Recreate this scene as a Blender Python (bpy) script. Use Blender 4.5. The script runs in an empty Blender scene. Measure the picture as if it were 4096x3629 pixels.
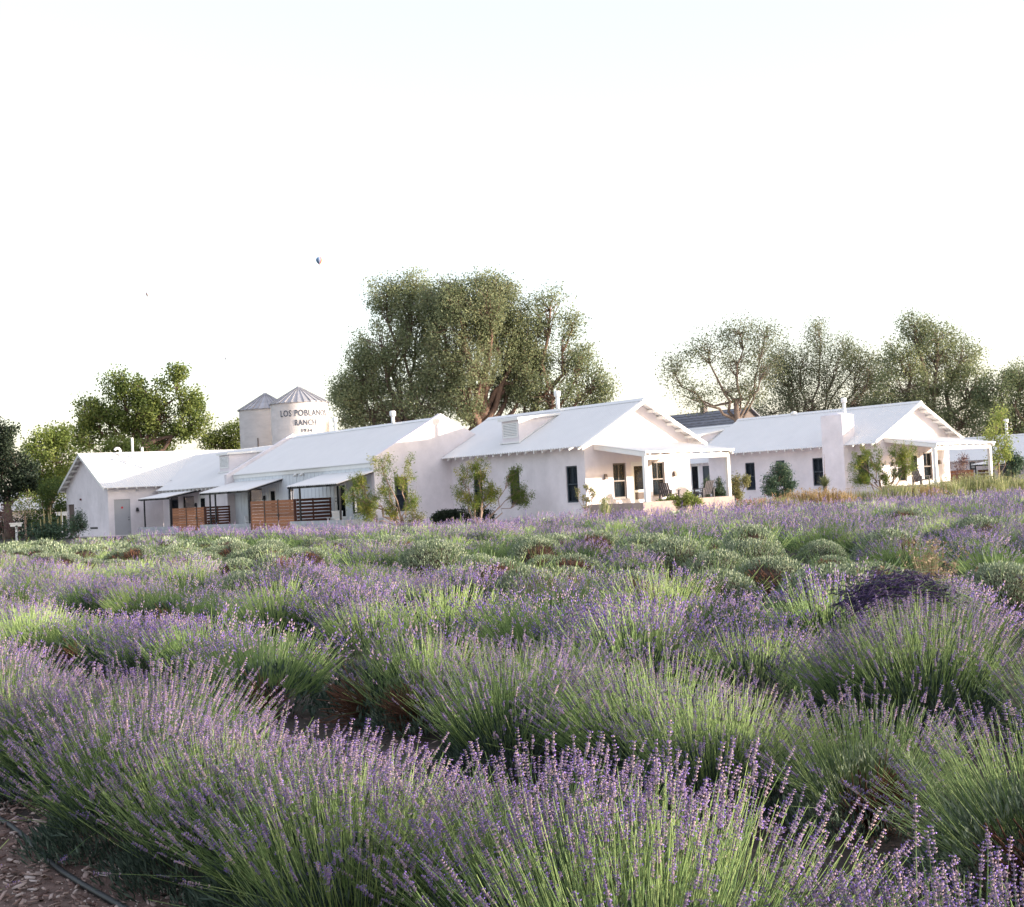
import bpy, math, random
import numpy as np
from mathutils import Vector, Matrix
random.seed(7); RNG = np.random.default_rng(7)
SC = bpy.context.scene
COL = SC.collection

# ------------------------------------------------------------------ camera, light, exposure
CAM_F, CAM_PITCH, CAM_ROLL, CAM_H = 5345.8, 0.0279, 0.0505, 1.475      # focal length in px of a 4096 px wide frame
cp, sp = math.cos(CAM_PITCH), math.sin(CAM_PITCH); cr, sr = math.cos(CAM_ROLL), math.sin(CAM_ROLL)
CF = np.array([0, cp, sp]); CU0 = np.array([0, -sp, cp]); CR0 = np.array([1.0, 0, 0])
CR = CR0*cr - CU0*sr; CU = CR0*sr + CU0*cr
cam = bpy.data.cameras.new('camera'); cam.sensor_width = 36; cam.lens = CAM_F/4096*36
cam.clip_start = 0.05; cam.clip_end = 12000
cam.dof.use_dof = True; cam.dof.focus_distance = 9.0; cam.dof.aperture_fstop = 22
camo = bpy.data.objects.new('camera', cam); COL.objects.link(camo)
camo.matrix_world = Matrix(((CR[0], CU[0], -CF[0], 0), (CR[1], CU[1], -CF[1], 0), (CR[2], CU[2], -CF[2], CAM_H), (0, 0, 0, 1)))
SC.camera = camo
SUN_EL = math.radians(9.0); SUN_DIR = np.array([0.975, -0.222]); SUN_DIR = SUN_DIR/np.linalg.norm(SUN_DIR)
w = bpy.data.worlds.new('World'); SC.world = w; w.use_nodes = True
wn = w.node_tree.nodes; bg = wn['Background']
sky = wn.new('ShaderNodeTexSky'); sky.sky_type = 'NISHITA'; sky.sun_disc = False
sky.sun_elevation = SUN_EL; sky.sun_rotation = math.atan2(SUN_DIR[0], SUN_DIR[1])
sky.air_density = 1.0; sky.dust_density = 2.0; sky.ozone_density = 1.0
veil = wn.new('ShaderNodeMix'); veil.data_type = 'RGBA'; veil.blend_type = 'ADD'; veil.inputs[0].default_value = 1.0     # thin even high haze over the whole sky
veil.inputs[7].default_value = (1.8, 1.66, 1.82, 1)
w.node_tree.links.new(sky.outputs[0], veil.inputs[6]); w.node_tree.links.new(veil.outputs[2], bg.inputs[0]); bg.inputs[1].default_value = 0.12
sl = bpy.data.lights.new('sun', 'SUN'); sl.energy = 3.4; sl.angle = math.radians(0.7); sl.color = (1.0, 0.91, 0.81)
so = bpy.data.objects.new('sun', sl); COL.objects.link(so)
sd = Vector((SUN_DIR[0]*math.cos(SUN_EL), SUN_DIR[1]*math.cos(SUN_EL), math.sin(SUN_EL)))
so.rotation_euler = sd.to_track_quat('Z', 'Y').to_euler(); so.location = sd*200
SC.view_settings.view_transform = 'Standard'; SC.view_settings.look = 'None'
SC.view_settings.exposure = 1.45; SC.view_settings.gamma = 1.0; SC.view_settings.use_curve_mapping = False
SC.cycles.max_bounces = 5; SC.cycles.transparent_max_bounces = 8

def at(px, py, d):
    """pixel of the photograph and distance along +Y -> world point"""
    r = CF + CR*(px-2048)/CAM_F - CU*(py-1814.5)/CAM_F
    t = d/r[1]
    return np.array([0, 0, CAM_H]) + r*t
MPX = lambda d: d/CAM_F
YAW = 0.646
UV = np.array([-math.sin(YAW), math.cos(YAW), 0]); VV = np.array([math.cos(YAW), math.sin(YAW), 0])   # long axis of the houses and rows / gable axis
C2 = np.array([3.34, 61.93, 0]); C3 = np.array([21.15, 77.25, 0])

# ------------------------------------------------------------------ helpers
def smooth(a, b, x):
    t = np.clip((x-a)/(b-a), 0, 1); return t*t*(3-2*t)
def ground_z(x, y):
    d0, d1 = x-C2[0], y-C2[1]
    uu = d0*UV[0]+d1*UV[1]; vv = d0*VV[0]+d1*VV[1]
    return -0.16*smooth(26, 37, uu)*smooth(40, 10, np.abs(vv)) - 0.85*smooth(30, 46, vv)*smooth(140, 70, vv)*smooth(70, 30, np.abs(uu))
def tag(o, label=None, cat=None, group=None, kind=None):
    if label: o['label'] = label
    if cat: o['category'] = cat
    if group: o['group'] = group
    if kind: o['kind'] = kind
    return o
def empty(name, loc=(0, 0, 0), rz=0.0, parent=None):
    o = bpy.data.objects.new(name, None); COL.objects.link(o); o.location = loc; o.rotation_euler = (0, 0, rz)
    o.empty_display_size = 0.2
    if parent: o.parent = parent
    return o
def link(name, me, parent=None, loc=(0, 0, 0), rz=0.0):
    o = bpy.data.objects.new(name, me); COL.objects.link(o); o.location = loc; o.rotation_euler = (0, 0, rz)
    if parent: o.parent = parent
    return o
def inst(src, parent=None, loc=(0, 0, 0), rz=0.0, sc=None):
    o = src.copy(); COL.objects.link(o); o.location = loc; o.rotation_euler = (0, 0, rz)
    o.parent = parent
    if sc is not None: o.scale = sc
    return o
class MB:
    def __init__(s): s.v = []; s.f = []; s.m = []; s.cur = 0
    def add(s, vs, fs):
        n = len(s.v); s.v += [tuple(map(float, q)) for q in vs]
        for f in fs: s.f.append(tuple(n+i for i in f)); s.m.append(s.cur)
        return s
    def hexa(s, p):      # 4 bottom (ccw) + 4 top
        return s.add(p, [(3, 2, 1, 0), (4, 5, 6, 7), (0, 1, 5, 4), (1, 2, 6, 5), (2, 3, 7, 6), (3, 0, 4, 7)])
    def box(s, x0, x1, y0, y1, z0, z1):
        return s.hexa([(x0, y0, z0), (x1, y0, z0), (x1, y1, z0), (x0, y1, z0), (x0, y0, z1), (x1, y0, z1), (x1, y1, z1), (x0, y1, z1)])
    def prism(s, poly, axis, a0, a1):   # poly of 2-tuples in the plane normal to axis (x or y)
        n = len(poly)
        if axis == 'y': A = [(p[0], a0, p[1]) for p in poly]; B = [(p[0], a1, p[1]) for p in poly]
        elif axis == 'x': A = [(a0, p[0], p[1]) for p in poly]; B = [(a1, p[0], p[1]) for p in poly]
        else: A = [(p[0], p[1], a0) for p in poly]; B = [(p[0], p[1], a1) for p in poly]
        return s.add(A+B, [tuple(range(n)), tuple(range(2*n-1, n-1, -1))] + [(i, i+n, (i+1) % n+n, (i+1) % n) for i in range(n)])
    def tube(s, pts, rads, n=6, cap=True):
        pts = [np.array(p, float) for p in pts]
        rings = []; base = len(s.v)
        up = np.array([0.31, 0.17, 0.93])
        for i, p in enumerate(pts):
            t = pts[min(i+1, len(pts)-1)]-pts[max(i-1, 0)]; t = t/(np.linalg.norm(t)+1e-9)
            a = np.cross(t, up); 
            if np.linalg.norm(a) < 1e-3: a = np.cross(t, [1, 0, 0])
            a /= np.linalg.norm(a); b = np.cross(t, a)
            r = rads[i] if hasattr(rads, '__len__') else rads
            for k in range(n):
                q = 2*math.pi*k/n; s.v.append(tuple(p+r*(math.cos(q)*a+math.sin(q)*b)))
        for i in range(len(pts)-1):
            for k in range(n):
                s.f.append((base+i*n+k, base+i*n+(k+1) % n, base+(i+1)*n+(k+1) % n, base+(i+1)*n+k)); s.m.append(s.cur)
        if cap:
            s.f.append(tuple(base+k for k in range(n-1, -1, -1))); s.m.append(s.cur)
            e = base+(len(pts)-1)*n; s.f.append(tuple(e+k for k in range(n))); s.m.append(s.cur)
        return s
    def mesh(s, name, mats):
        me = bpy.data.meshes.new(name); me.from_pydata(s.v, [], s.f)
        for m in (mats if isinstance(mats, (list, tuple)) else [mats]): me.materials.append(m)
        if any(s.m): me.polygons.foreach_set('material_index', s.m)
        me.update(); return me
    def obj(s, name, mats, parent=None, smooth=False, loc=(0, 0, 0), rz=0.0, label=None):
        me = s.mesh(name, mats)
        if smooth: me.polygons.foreach_set('use_smooth', [True]*len(me.polygons))
        o = link(name, me, parent, loc, rz)
        if label: o['label'] = label
        return o
def bx(name, m, parent, *b): return MB().box(*b).obj(name, m, parent)
def np_mesh(name, V, T, mats, midx=None, tint=None):
    me = bpy.data.meshes.new(name); V = np.asarray(V, np.float32); T = np.asarray(T, np.int32)
    k = T.shape[1]
    me.vertices.add(len(V)); me.vertices.foreach_set('co', V.ravel())
    me.loops.add(T.size); me.loops.foreach_set('vertex_index', T.ravel())
    me.polygons.add(len(T)); me.polygons.foreach_set('loop_start', np.arange(0, T.size, k, dtype=np.int32))
    try: me.polygons.foreach_set('loop_total', np.full(len(T), k, np.int32))
    except Exception: pass
    for m in mats: me.materials.append(m)
    if midx is not None: me.polygons.foreach_set('material_index', np.asarray(midx, np.int32))
    if tint is not None:
        a = me.attributes.new('tint', 'FLOAT', 'POINT'); a.data.foreach_set('value', np.asarray(tint, np.float32))
    me.update(calc_edges=True); return me

# ------------------------------------------------------------------ materials
MATS = {}
def newmat(name):
    m = bpy.data.materials.new(name); m.use_nodes = True; MATS[name] = m
    nt = m.node_tree; return m, nt, nt.nodes['Principled BSDF']
def simple(name, c, rough=0.6, var=0.12, scale=6.0, bump=0.0, bscale=60.0, metal=0.0, spec=0.4, stretch=None, streak=0.0):
    m, nt, b = newmat(name); N = nt.nodes; L = nt.links
    b.inputs['Roughness'].default_value = rough; b.inputs['Metallic'].default_value = metal
    b.inputs['Specular IOR Level'].default_value = spec
    tc = N.new('ShaderNodeTexCoord'); mp = N.new('ShaderNodeMapping'); L.new(tc.outputs['Object'], mp.inputs[0])
    if stretch: mp.inputs['Scale'].default_value = stretch
    no = N.new('ShaderNodeTexNoise'); no.inputs['Scale'].default_value = scale; no.inputs['Detail'].default_value = 6; no.inputs['Roughness'].default_value = 0.65
    L.new(mp.outputs[0], no.inputs['Vector'])
    oi = N.new('ShaderNodeObjectInfo')
    mr = N.new('ShaderNodeMapRange'); mr.inputs[1].default_value = 0.25; mr.inputs[2].default_value = 0.75
    mr.inputs[3].default_value = 1-var; mr.inputs[4].default_value = 1+var*0.6
    L.new(no.outputs['Fac'], mr.inputs[0])
    mx = N.new('ShaderNodeMix'); mx.data_type = 'RGBA'; mx.blend_type = 'MULTIPLY'; mx.inputs[0].default_value = 1
    mx.inputs[6].default_value = (*c, 1); L.new(mr.outputs[0], mx.inputs[7])
    out = mx.outputs[2]
    if streak:
        m2 = N.new('ShaderNodeMapRange'); m2.inputs[3].default_value = 1-streak; m2.inputs[4].default_value = 1+streak
        L.new(oi.outputs['Random'], m2.inputs[0])
        mx2 = N.new('ShaderNodeMix'); mx2.data_type = 'RGBA'; mx2.blend_type = 'MULTIPLY'; mx2.inputs[0].default_value = 1
        L.new(out, mx2.inputs[6]); L.new(m2.outputs[0], mx2.inputs[7]); out = mx2.outputs[2]
    L.new(out, b.inputs['Base Color'])
    if bump:
        n2 = N.new('ShaderNodeTexNoise'); n2.inputs['Scale'].default_value = bscale; n2.inputs['Detail'].default_value = 5
        L.new(mp.outputs[0], n2.inputs['Vector'])
        bp = N.new('ShaderNodeBump'); bp.inputs['Strength'].default_value = bump; bp.inputs['Distance'].default_value = 0.02
        L.new(n2.outputs['Fac'], bp.inputs['Height']); L.new(bp.outputs[0], b.inputs['Normal'])
    return m
def leafmat(name, cols, trans=0.35, rough=0.6, objvar=0.12):
    """leaf-like thin surface: ramp over the per-vertex tint, a little of the light passes through"""
    m, nt, b = newmat(name); N = nt.nodes; L = nt.links
    at_ = N.new('ShaderNodeAttribute'); at_.attribute_name = 'tint'
    rp = N.new('ShaderNodeValToRGB'); el = rp.color_ramp.elements
    el[0].position = 0; el[0].color = (*cols[0], 1); el[1].position = 1; el[1].color = (*cols[-1], 1)
    for i, c in enumerate(cols[1:-1]): e = el.new((i+1)/(len(cols)-1)); e.color = (*c, 1)
    L.new(at_.outputs['Fac'], rp.inputs[0])
    oi = N.new('ShaderNodeObjectInfo'); mr = N.new('ShaderNodeMapRange'); mr.inputs[3].default_value = 1-objvar; mr.inputs[4].default_value = 1+objvar
    L.new(oi.outputs['Random'], mr.inputs[0])
    mx = N.new('ShaderNodeMix'); mx.data_type = 'RGBA'; mx.blend_type = 'MULTIPLY'; mx.inputs[0].default_value = 1
    L.new(rp.outputs[0], mx.inputs[6]); L.new(mr.outputs[0], mx.inputs[7])
    L.new(mx.outputs[2], b.inputs['Base Color']); b.inputs['Roughness'].default_value = rough; b.inputs['Specular IOR Level'].default_value = 0.25
    if trans:
        tr = N.new('ShaderNodeBsdfTranslucent'); L.new(mx.outputs[2], tr.inputs[0])
        ms = N.new('ShaderNodeMixShader'); ms.inputs[0].default_value = trans
        L.new(b.outputs[0], ms.inputs[1]); L.new(tr.outputs[0], ms.inputs[2]); L.new(ms.outputs[0], N['Material Output'].inputs[0])
    return m
STUCCO = simple('stucco', (0.765, 0.71, 0.73), 0.9, 0.17, 0.9, 0.5, 30, spec=0.2)
SIDING = simple('pale_siding', (0.70, 0.73, 0.76), 0.7, 0.06, 2.0)
ROOF = simple('white_roof_metal', (0.70, 0.69, 0.68), 0.42, 0.05, 0.8, spec=0.5)
TRIM = simple('white_trim', (0.78, 0.77, 0.75), 0.55, 0.06, 4)
DARK = simple('dark_window_frame', (0.035, 0.05, 0.065), 0.45, 0.15, 5)
BROWNF = simple('taupe_window_frame', (0.19, 0.15, 0.125), 0.5, 0.1, 5)
BLACK = simple('black_steel', (0.02, 0.02, 0.024), 0.45, 0.15, 5)
CURT = simple('curtain', (0.36, 0.355, 0.35), 0.9, 0.1, 8)
TAUPE = simple('door_blind', (0.15, 0.115, 0.10), 0.8, 0.1, 8)
DOORG = simple('grey_door_paint', (0.40, 0.40, 0.42), 0.5, 0.05, 3)
PLINTH = simple('porch_plinth_concrete', (0.34, 0.27, 0.24), 0.9, 0.2, 3.0, 0.4, 40)
CONC = simple('concrete', (0.40, 0.40, 0.40), 0.9, 0.22, 3.0, 0.4, 40)
BLOCK = simple('concrete_block', (0.40, 0.41, 0.42), 0.9, 0.15, 5.0, 0.5, 60, streak=0.10)
SILO = simple('silo_concrete', (0.63, 0.585, 0.57), 0.9, 0.16, 0.9, 0.3, 12, stretch=(1, 1, 2.5))
TIN = simple('grey_tin', (0.45, 0.44, 0.46), 0.45, 0.25, 1.5, metal=0.3, streak=0.14)
PAINT = simple('black_lettering', (0.07, 0.085, 0.115), 0.8, 0.35, 9)
CEDAR = simple('cedar_board', (0.33, 0.13, 0.055), 0.7, 0.35, 3.0, 0.3, 30, stretch=(1, 1, 9), streak=0.22)
REDW = simple('stained_dark_board', (0.12, 0.045, 0.028), 0.6, 0.3, 3.0, stretch=(1, 1, 9), streak=0.2)
TILE = simple('slate_tile', (0.19, 0.195, 0.225), 0.7, 0.3, 2.0, streak=0.2)
BRICK = simple('chimney_brick', (0.17, 0.14, 0.13), 0.9, 0.3, 6)
BOUNCE = simple('pale_bounce_ground', (0.50, 0.45, 0.43), 0.95, 0.25, 2.0, 0.5, 40)  # kept pale so the added ground sheet brightens the shaded walls
SOIL = simple('soil', (0.040, 0.029, 0.023), 0.95, 0.45, 1.4, 0.6, 30)
MULCH = simple('mulch_ground', (0.16, 0.105, 0.085), 0.95, 0.5, 14, 0.8, 60)
CHIP = leafmat('bark_chip', [(0.10, 0.06, 0.05), (0.26, 0.17, 0.14), (0.40, 0.30, 0.26), (0.52, 0.44, 0.40)], 0.0, 0.9, 0)
HOSE = simple('black_hose', (0.010, 0.011, 0.013), 0.55, 0.15, 20)
BARK = simple('bark', (0.17, 0.125, 0.10), 0.95, 0.4, 2.5, 0.8, 14)
BARKR = simple('reddish_bark', (0.175, 0.11, 0.082), 0.95, 0.35, 2.5, 0.8, 14)
TWIG = simple('pale_stem_bark', (0.30, 0.21, 0.16), 0.9, 0.3, 8)
WOOD = simple('woody_lavender_stem', (0.16, 0.075, 0.045), 0.9, 0.4, 20)
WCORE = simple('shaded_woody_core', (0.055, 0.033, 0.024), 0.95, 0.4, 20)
CHAIRG = simple('weathered_grey_wood', (0.075, 0.068, 0.078), 0.7, 0.25, 6)
CHAIRW = simple('white_chair_metal', (0.68, 0.68, 0.68), 0.5, 0.1, 6)
RED = simple('red_enamel', (0.6, 0.06, 0.07), 0.4, 0.1, 6)
MAROON = simple('maroon_enamel', (0.12, 0.02, 0.03), 0.4, 0.1, 6)
GLASSM, nt_, b_ = newmat('window_glass')
b_.inputs['Base Color'].default_value = (0.02, 0.025, 0.03, 1); b_.inputs['Roughness'].default_value = 0.08; b_.inputs['Specular IOR Level'].default_value = 0.12
g_tr = nt_.nodes.new('ShaderNodeBsdfTransparent'); g_tr.inputs[0].default_value = (0.62, 0.66, 0.70, 1)
g_mx = nt_.nodes.new('ShaderNodeMixShader'); g_mx.inputs[0].default_value = 0.86
nt_.links.new(b_.outputs[0], g_mx.inputs[1]); nt_.links.new(g_tr.outputs[0], g_mx.inputs[2]); nt_.links.new(g_mx.outputs[0], nt_.nodes['Material Output'].inputs[0])

# ------------------------------------------------------------------ ground
ax = np.concatenate([[-4000, -1500, -600, -300], np.arange(-160, 161, 4.0), [300, 600, 1500, 4000]])
ay = np.concatenate([[-3000, -800, -200, -60], np.arange(-20, 221, 4.0), [320, 600, 1500, 6000]])
GX, GY = np.meshgrid(ax, ay); GZ = ground_z(GX, GY)
idx = np.arange(GX.size).reshape(GX.shape)
Q = np.stack([idx[:-1, :-1].ravel(), idx[:-1, 1:].ravel(), idx[1:, 1:].ravel(), idx[1:, :-1].ravel()], 1)
me = np_mesh('ground', np.stack([GX.ravel(), GY.ravel(), GZ.ravel()], 1), Q, [SOIL])
tag(link('ground', me), kind='structure', label='brown soil under the lavender and around the houses')
def rowpt(p, q, z=0.0): return VV*p + UV*q + np.array([0, 0, z])
mb = MB()
mb.add([rowpt(-1.6, -8, .008), rowpt(1.95, -8, .008), rowpt(1.95, 40, .008), rowpt(-1.6, 40, .008)], [(0, 1, 2, 3)])
tag(mb.obj('mulch_path', MULCH), kind='structure', label='strip of wood mulch in front of the nearest lavender row')
gs = []  # ground sheet added round the houses as a light reflector
for p in np.arange(30.0, 101, 5.0):
    for q in np.arange(-60, 96, 5.0):
        b = rowpt(p, q); gs.append((b[0], b[1], float(ground_z(b[0], b[1]))+.012))
nq = len(np.arange(-60, 96, 5.0)); npp = len(gs)//nq
mb = MB().add(gs, [(i*nq+j, (i+1)*nq+j, (i+1)*nq+j+1, i*nq+j+1) for i in range(npp-1) for j in range(nq-1)])
tag(mb.obj('bounce_sheet', BOUNCE), kind='structure', label='pale ground sheet added around the white houses to bounce light onto their walls')
# loose bark chips
n = 17000
pp = RNG.uniform(-0.3, 2.1, n); qq = RNG.uniform(3.2, 9.0, n)
cl = RNG.exponential(0.009, n).clip(.003, .035); cw = cl*RNG.uniform(0.2, 0.5, n); an = RNG.uniform(0, 6.283, n)
base = VV[None]*pp[:, None]+UV[None]*qq[:, None]; base[:, 2] = 0.008+RNG.uniform(0, 0.016, n)
dx = np.stack([np.cos(an), np.sin(an), RNG.normal(0, 0.25, n)], 1); dy = np.stack([-np.sin(an), np.cos(an), RNG.normal(0, 0.25, n)], 1)
th = RNG.uniform(0.002, 0.006, n)
c8 = []
for z in (0, 1):
    for sx, sy in ((-1, -.8), (1, -1), (.8, 1), (-1, .7)):
        q = base+dx*(sx*cl)[:, None]+dy*(sy*cw)[:, None]; q = q.copy(); q[:, 2] += z*th; c8.append(q)
V = np.stack(c8, 1).reshape(-1, 3)
fq = np.array([(4, 5, 6, 7), (0, 1, 5, 4), (1, 2, 6, 5), (2, 3, 7, 6), (3, 0, 4, 7)])
F = (np.arange(n)[:, None, None]*8+fq[None]).reshape(-1, 4)
tag(link('bark_chips', np_mesh('bark_chips', V, F, [CHIP], tint=np.repeat(RNG.uniform(0, 1, n)**1.3, 8))), label='loose bark chips on the mulch strip', kind='stuff')
n = 16000
lp_ = RNG.uniform(2.2, 11, n); lq_ = RNG.uniform(1.5, 18, n); LP_ = VV[None]*lp_[:, None]+UV[None]*lq_[:, None]; LP_[:, 2] = RNG.uniform(.004, .03, n)
a_ = RNG.uniform(0, 6.283, n); L_l = RNG.uniform(.008, .03, n)[:, None]; e_ = np.stack([np.cos(a_), np.sin(a_), RNG.normal(0, .3, n)], 1)*L_l; f_ = np.stack([-np.sin(a_), np.cos(a_), RNG.normal(0, .3, n)], 1)*L_l*.3
V = np.stack([LP_-e_, LP_+f_, LP_+e_, LP_-f_], 1).reshape(-1, 3)
tag(link('plant_litter', np_mesh('plant_litter', V, np.arange(4*n).reshape(n, 4), [CHIP], tint=np.repeat(RNG.uniform(0, .8, n)**1.5, 4))), label='dry plant litter on the soil between the lavender rows', kind='stuff')
hp = [rowpt(1.80+0.05*math.sin(q*1.1)+0.02*math.sin(q*3.1), q, 0.022) for q in np.arange(-2, 30, 0.25)]
tag(MB().tube(hp, 0.0135, 8).obj('drip_hose', HOSE, smooth=True), 'black drip irrigation hose along the edge of the wood mulch', 'hose')

# ------------------------------------------------------------------ house parts (house frame: x = gable axis, y = long axis)
def wall_panel(mb, org, axd, inw, length, z0, z1, ops, reveal=0.13):
    """wall sheet with real openings and their reveals; axd, inw are 2-D unit vectors"""
    xs = sorted({0, length, *[o[0] for o in ops], *[o[1] for o in ops]}); zs = sorted({z0, z1, *[o[2] for o in ops], *[o[3] for o in ops]})
    P = lambda a, z, d=0: (org[0]+axd[0]*a+inw[0]*d, org[1]+axd[1]*a+inw[1]*d, z)
    for i in range(len(xs)-1):
        for j in range(len(zs)-1):
            a, b, c, d = xs[i], xs[i+1], zs[j], zs[j+1]
            if any(o[0] <= (a+b)/2 <= o[1] and o[2] <= (c+d)/2 <= o[3] for o in ops): continue
            mb.add([P(a, c), P(b, c), P(b, d), P(a, d)], [(0, 1, 2, 3)])
    for a, b, c, d in ops:
        mb.add([P(a, c), P(b, c), P(b, d), P(a, d), P(a, c, reveal), P(b, c, reveal), P(b, d, reveal), P(a, d, reveal)],
               [(0, 4, 5, 1), (1, 5, 6, 2), (2, 6, 7, 3), (3, 7, 4, 0)])
def corr(mb, y0, y1, xa, za, xb, zb, th=0.035, pitch=0.20, amp=0.02):
    """corrugated sheet from eave (xa,za) to ridge (xb,zb)"""
    n = max(2, int((y1-y0)/pitch*4)); ys = np.linspace(y0, y1, n+1)
    vs = []
    for y in ys:
        o = amp*math.sin(2*math.pi*y/pitch)
        vs += [(xa, y, za+o), (xb, y, zb+o), (xa, y, za+o-th), (xb, y, zb+o-th)]
    fs = []
    for i in range(n):
        a, b = 4*i, 4*i+4
        fs += [(a, a+1, b+1, b), (a+2, b+2, b+3, a+3), (a, b, b+2, a+2), (a+1, a+3, b+3, b+1)]
    fs += [(0, 2, 3, 1), (4*n, 4*n+1, 4*n+3, 4*n+2)]
    mb.add(vs, fs)
def mapper(org, axd, inw):
    """box in wall coordinates: a along the wall, d inward, z"""
    def f(mb, a0, a1, d0, d1, z0, z1):
        c = [(a0, d0), (a1, d0), (a1, d1), (a0, d1)]
        q = [(org[0]+axd[0]*a+inw[0]*d, org[1]+axd[1]*a+inw[1]*d) for a, d in c]
        mb.hexa([(*p, z0) for p in q]+[(*p, z1) for p in q])
    return f
def window(root, org, axd, inw, o, fm, curt=True, two=True, single=False):
    a0, a1, z0, z1 = o; B = mapper(org, axd, inw); mb = MB(); w = 0.065
    B(mb, a0, a0+w, .06, .14, z0, z1); B(mb, a1-w, a1, .06, .14, z0, z1)
    B(mb, a0+w, a1-w, .06, .14, z1-w, z1); B(mb, a0+w, a1-w, .05, .14, z0, z0+w*1.3)
    zm = (z0+z1)/2
    if two:
        B(mb, a0+w, a1-w, .07, .13, zm-.028, zm+.028); am = (a0+a1)/2
        B(mb, am-.014, am+.014, .085, .12, zm+.028, z1-w)
    fr = mb.obj('window', fm, root)
    mb = MB(); B(mb, a0+w, a1-w, .118, .122, z0+w, z1-w); mb.obj('pane', GLASSM, fr)
    mb = MB(); B(mb, a0-.0, a1+.0, -.035, .045, z0-.045, z0-.003); mb.obj('sill', STUCCO, fr)
    if curt:
        mb = MB(); nn = 22; vs = []
        for i in range(nn+1):
            a = a0+w*.5+(a1-a0-w)*i/nn; d = .22+.03*math.sin(i*1.9)+.012*math.sin(i*4.3)
            q = (org[0]+axd[0]*a+inw[0]*d, org[1]+axd[1]*a+inw[1]*d)
            vs += [(*q, z0+.03), (*q, z1-.03)]
        mb.add(vs, [(2*i, 2*i+2, 2*i+3, 2*i+1) for i in range(nn)]); mb.obj('curtain', CURT, fr)
    return fr
def door(root, org, axd, inw, o, fm, glass=True, blind=TAUPE, lower=None, knob=True, frame=0.09):
    a0, a1, z0, z1 = o; B = mapper(org, axd, inw); mb = MB()
    B(mb, a0, a0+frame, .03, .13, z0, z1); B(mb, a1-frame, a1, .03, .13, z0, z1); B(mb, a0+frame, a1-frame, .03, .13, z1-frame, z1)
    s = 0.11; b0, b1 = a0+frame+.004, a1-frame-.004; zt = z1-frame-.004
    if glass:
        B(mb, b0, b0+s, .05, .10, z0, zt); B(mb, b1-s, b1, .05, .10, z0, zt); B(mb, b0+s, b1-s, .05, .10, zt-s, zt); B(mb, b0+s, b1-s, .05, .10, z0, z0+.16)
        zc = z0+.62 if lower else z0+.16
        if lower: B(mb, b0+s, b1-s, .05, .10, z0+.5, z0+.62)
    else: B(mb, b0, b1, .05, .10, z0, zt)
    d = mb.obj('door', fm, root)
    if glass:
        mb = MB(); B(mb, b0+s, b1-s, .072, .078, zc, zt-s); mb.obj('pane', GLASSM, d)
        mb = MB(); B(mb, b0+s, b1-s, .084, .09, zc, zt-s); mb.obj('blind', blind, d)
        if lower: mb = MB(); B(mb, b0+s, b1-s, .07, .09, z0+.16, z0+.5); mb.obj('kick_panel', lower, d)
    if knob:
        mb = MB(); B(mb, b1-.10, b1-.03, .01, .05, z0+.95, z0+1.0); B(mb, b1-.09, b1-.04, .02, .05, z0+1.12, z0+1.17); mb.obj('handle', BLACK, d)
    return d
def sconce(root, org, axd, inw, a, z, m=BROWNF):
    B = mapper(org, axd, inw); mb = MB(); B(mb, a-.05, a+.05, -.02, 0.002, z-.08, z+.08)
    c = [(a-.06, -.09), (a+.06, -.09), (a+.06, -.012), (a-.06, -.012)]; e = [(a-.09, -.16), (a+.09, -.16), (a+.09, -.012), (a-.09, -.012)]
    W_ = lambda q: (org[0]+axd[0]*q[0]+inw[0]*q[1], org[1]+axd[1]*q[0]+inw[1]*q[1])
    mb.hexa([(*W_(q), z-.13) for q in e]+[(*W_(q), z+.12) for q in c]); return mb.obj('wall_lamp', m, root)
def vent_pipe(root, x, y, z0, z1, r=0.08, cap=True):
    mb = MB().tube([(x, y, z0), (x, y, z1)], r, 10); mb.tube([(x, y, z0-.02), (x, y, z0+.10)], [r*1.9, r*1.15], 10)
    o = mb.obj('roof_vent', TRIM, root, True)
    if cap: MB().tube([(x, y, z1-.02), (x, y, z1+.03), (x, y, z1+.26), (x, y, z1+.30)], [r*1.15, r*1.75, r*1.75, r*1.2], 10).obj('vent_cap', TRIM, o, True)
    return o
def rafters(root, xs, ys, fz, wd=.07, ht=.15, m=TRIM):
    """rafter tails from x0 (eave) to x1 (wall) at each y"""
    x0, x1 = xs; mb = MB(); a, b = fz(x0), fz(x1)
    mb.hexa([(x0, -wd/2, a-ht*.85), (x1, -wd/2, b-ht*1.3), (x1, wd/2, b-ht*1.3), (x0, wd/2, a-ht*.85), (x0, -wd/2, a), (x1, -wd/2, b), (x1, wd/2, b), (x0, wd/2, a)])
    src = None
    for y in ys:
        if src is None: src = mb.obj('rafter', m, root, loc=(0, y, 0))
        else: inst(src, root, (0, y, 0))
def lookouts(root, y0, y1, xs, fz, wd=.10, ht=.13):
    src = None
    for x in xs:
        z = fz(x)
        if src is None: src = MB().box(-wd/2, wd/2, y0, y1, -ht, 0).obj('lookout_beam', TRIM, root, loc=(x, 0, z))
        else: inst(src, root, (x, 0, z))
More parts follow.
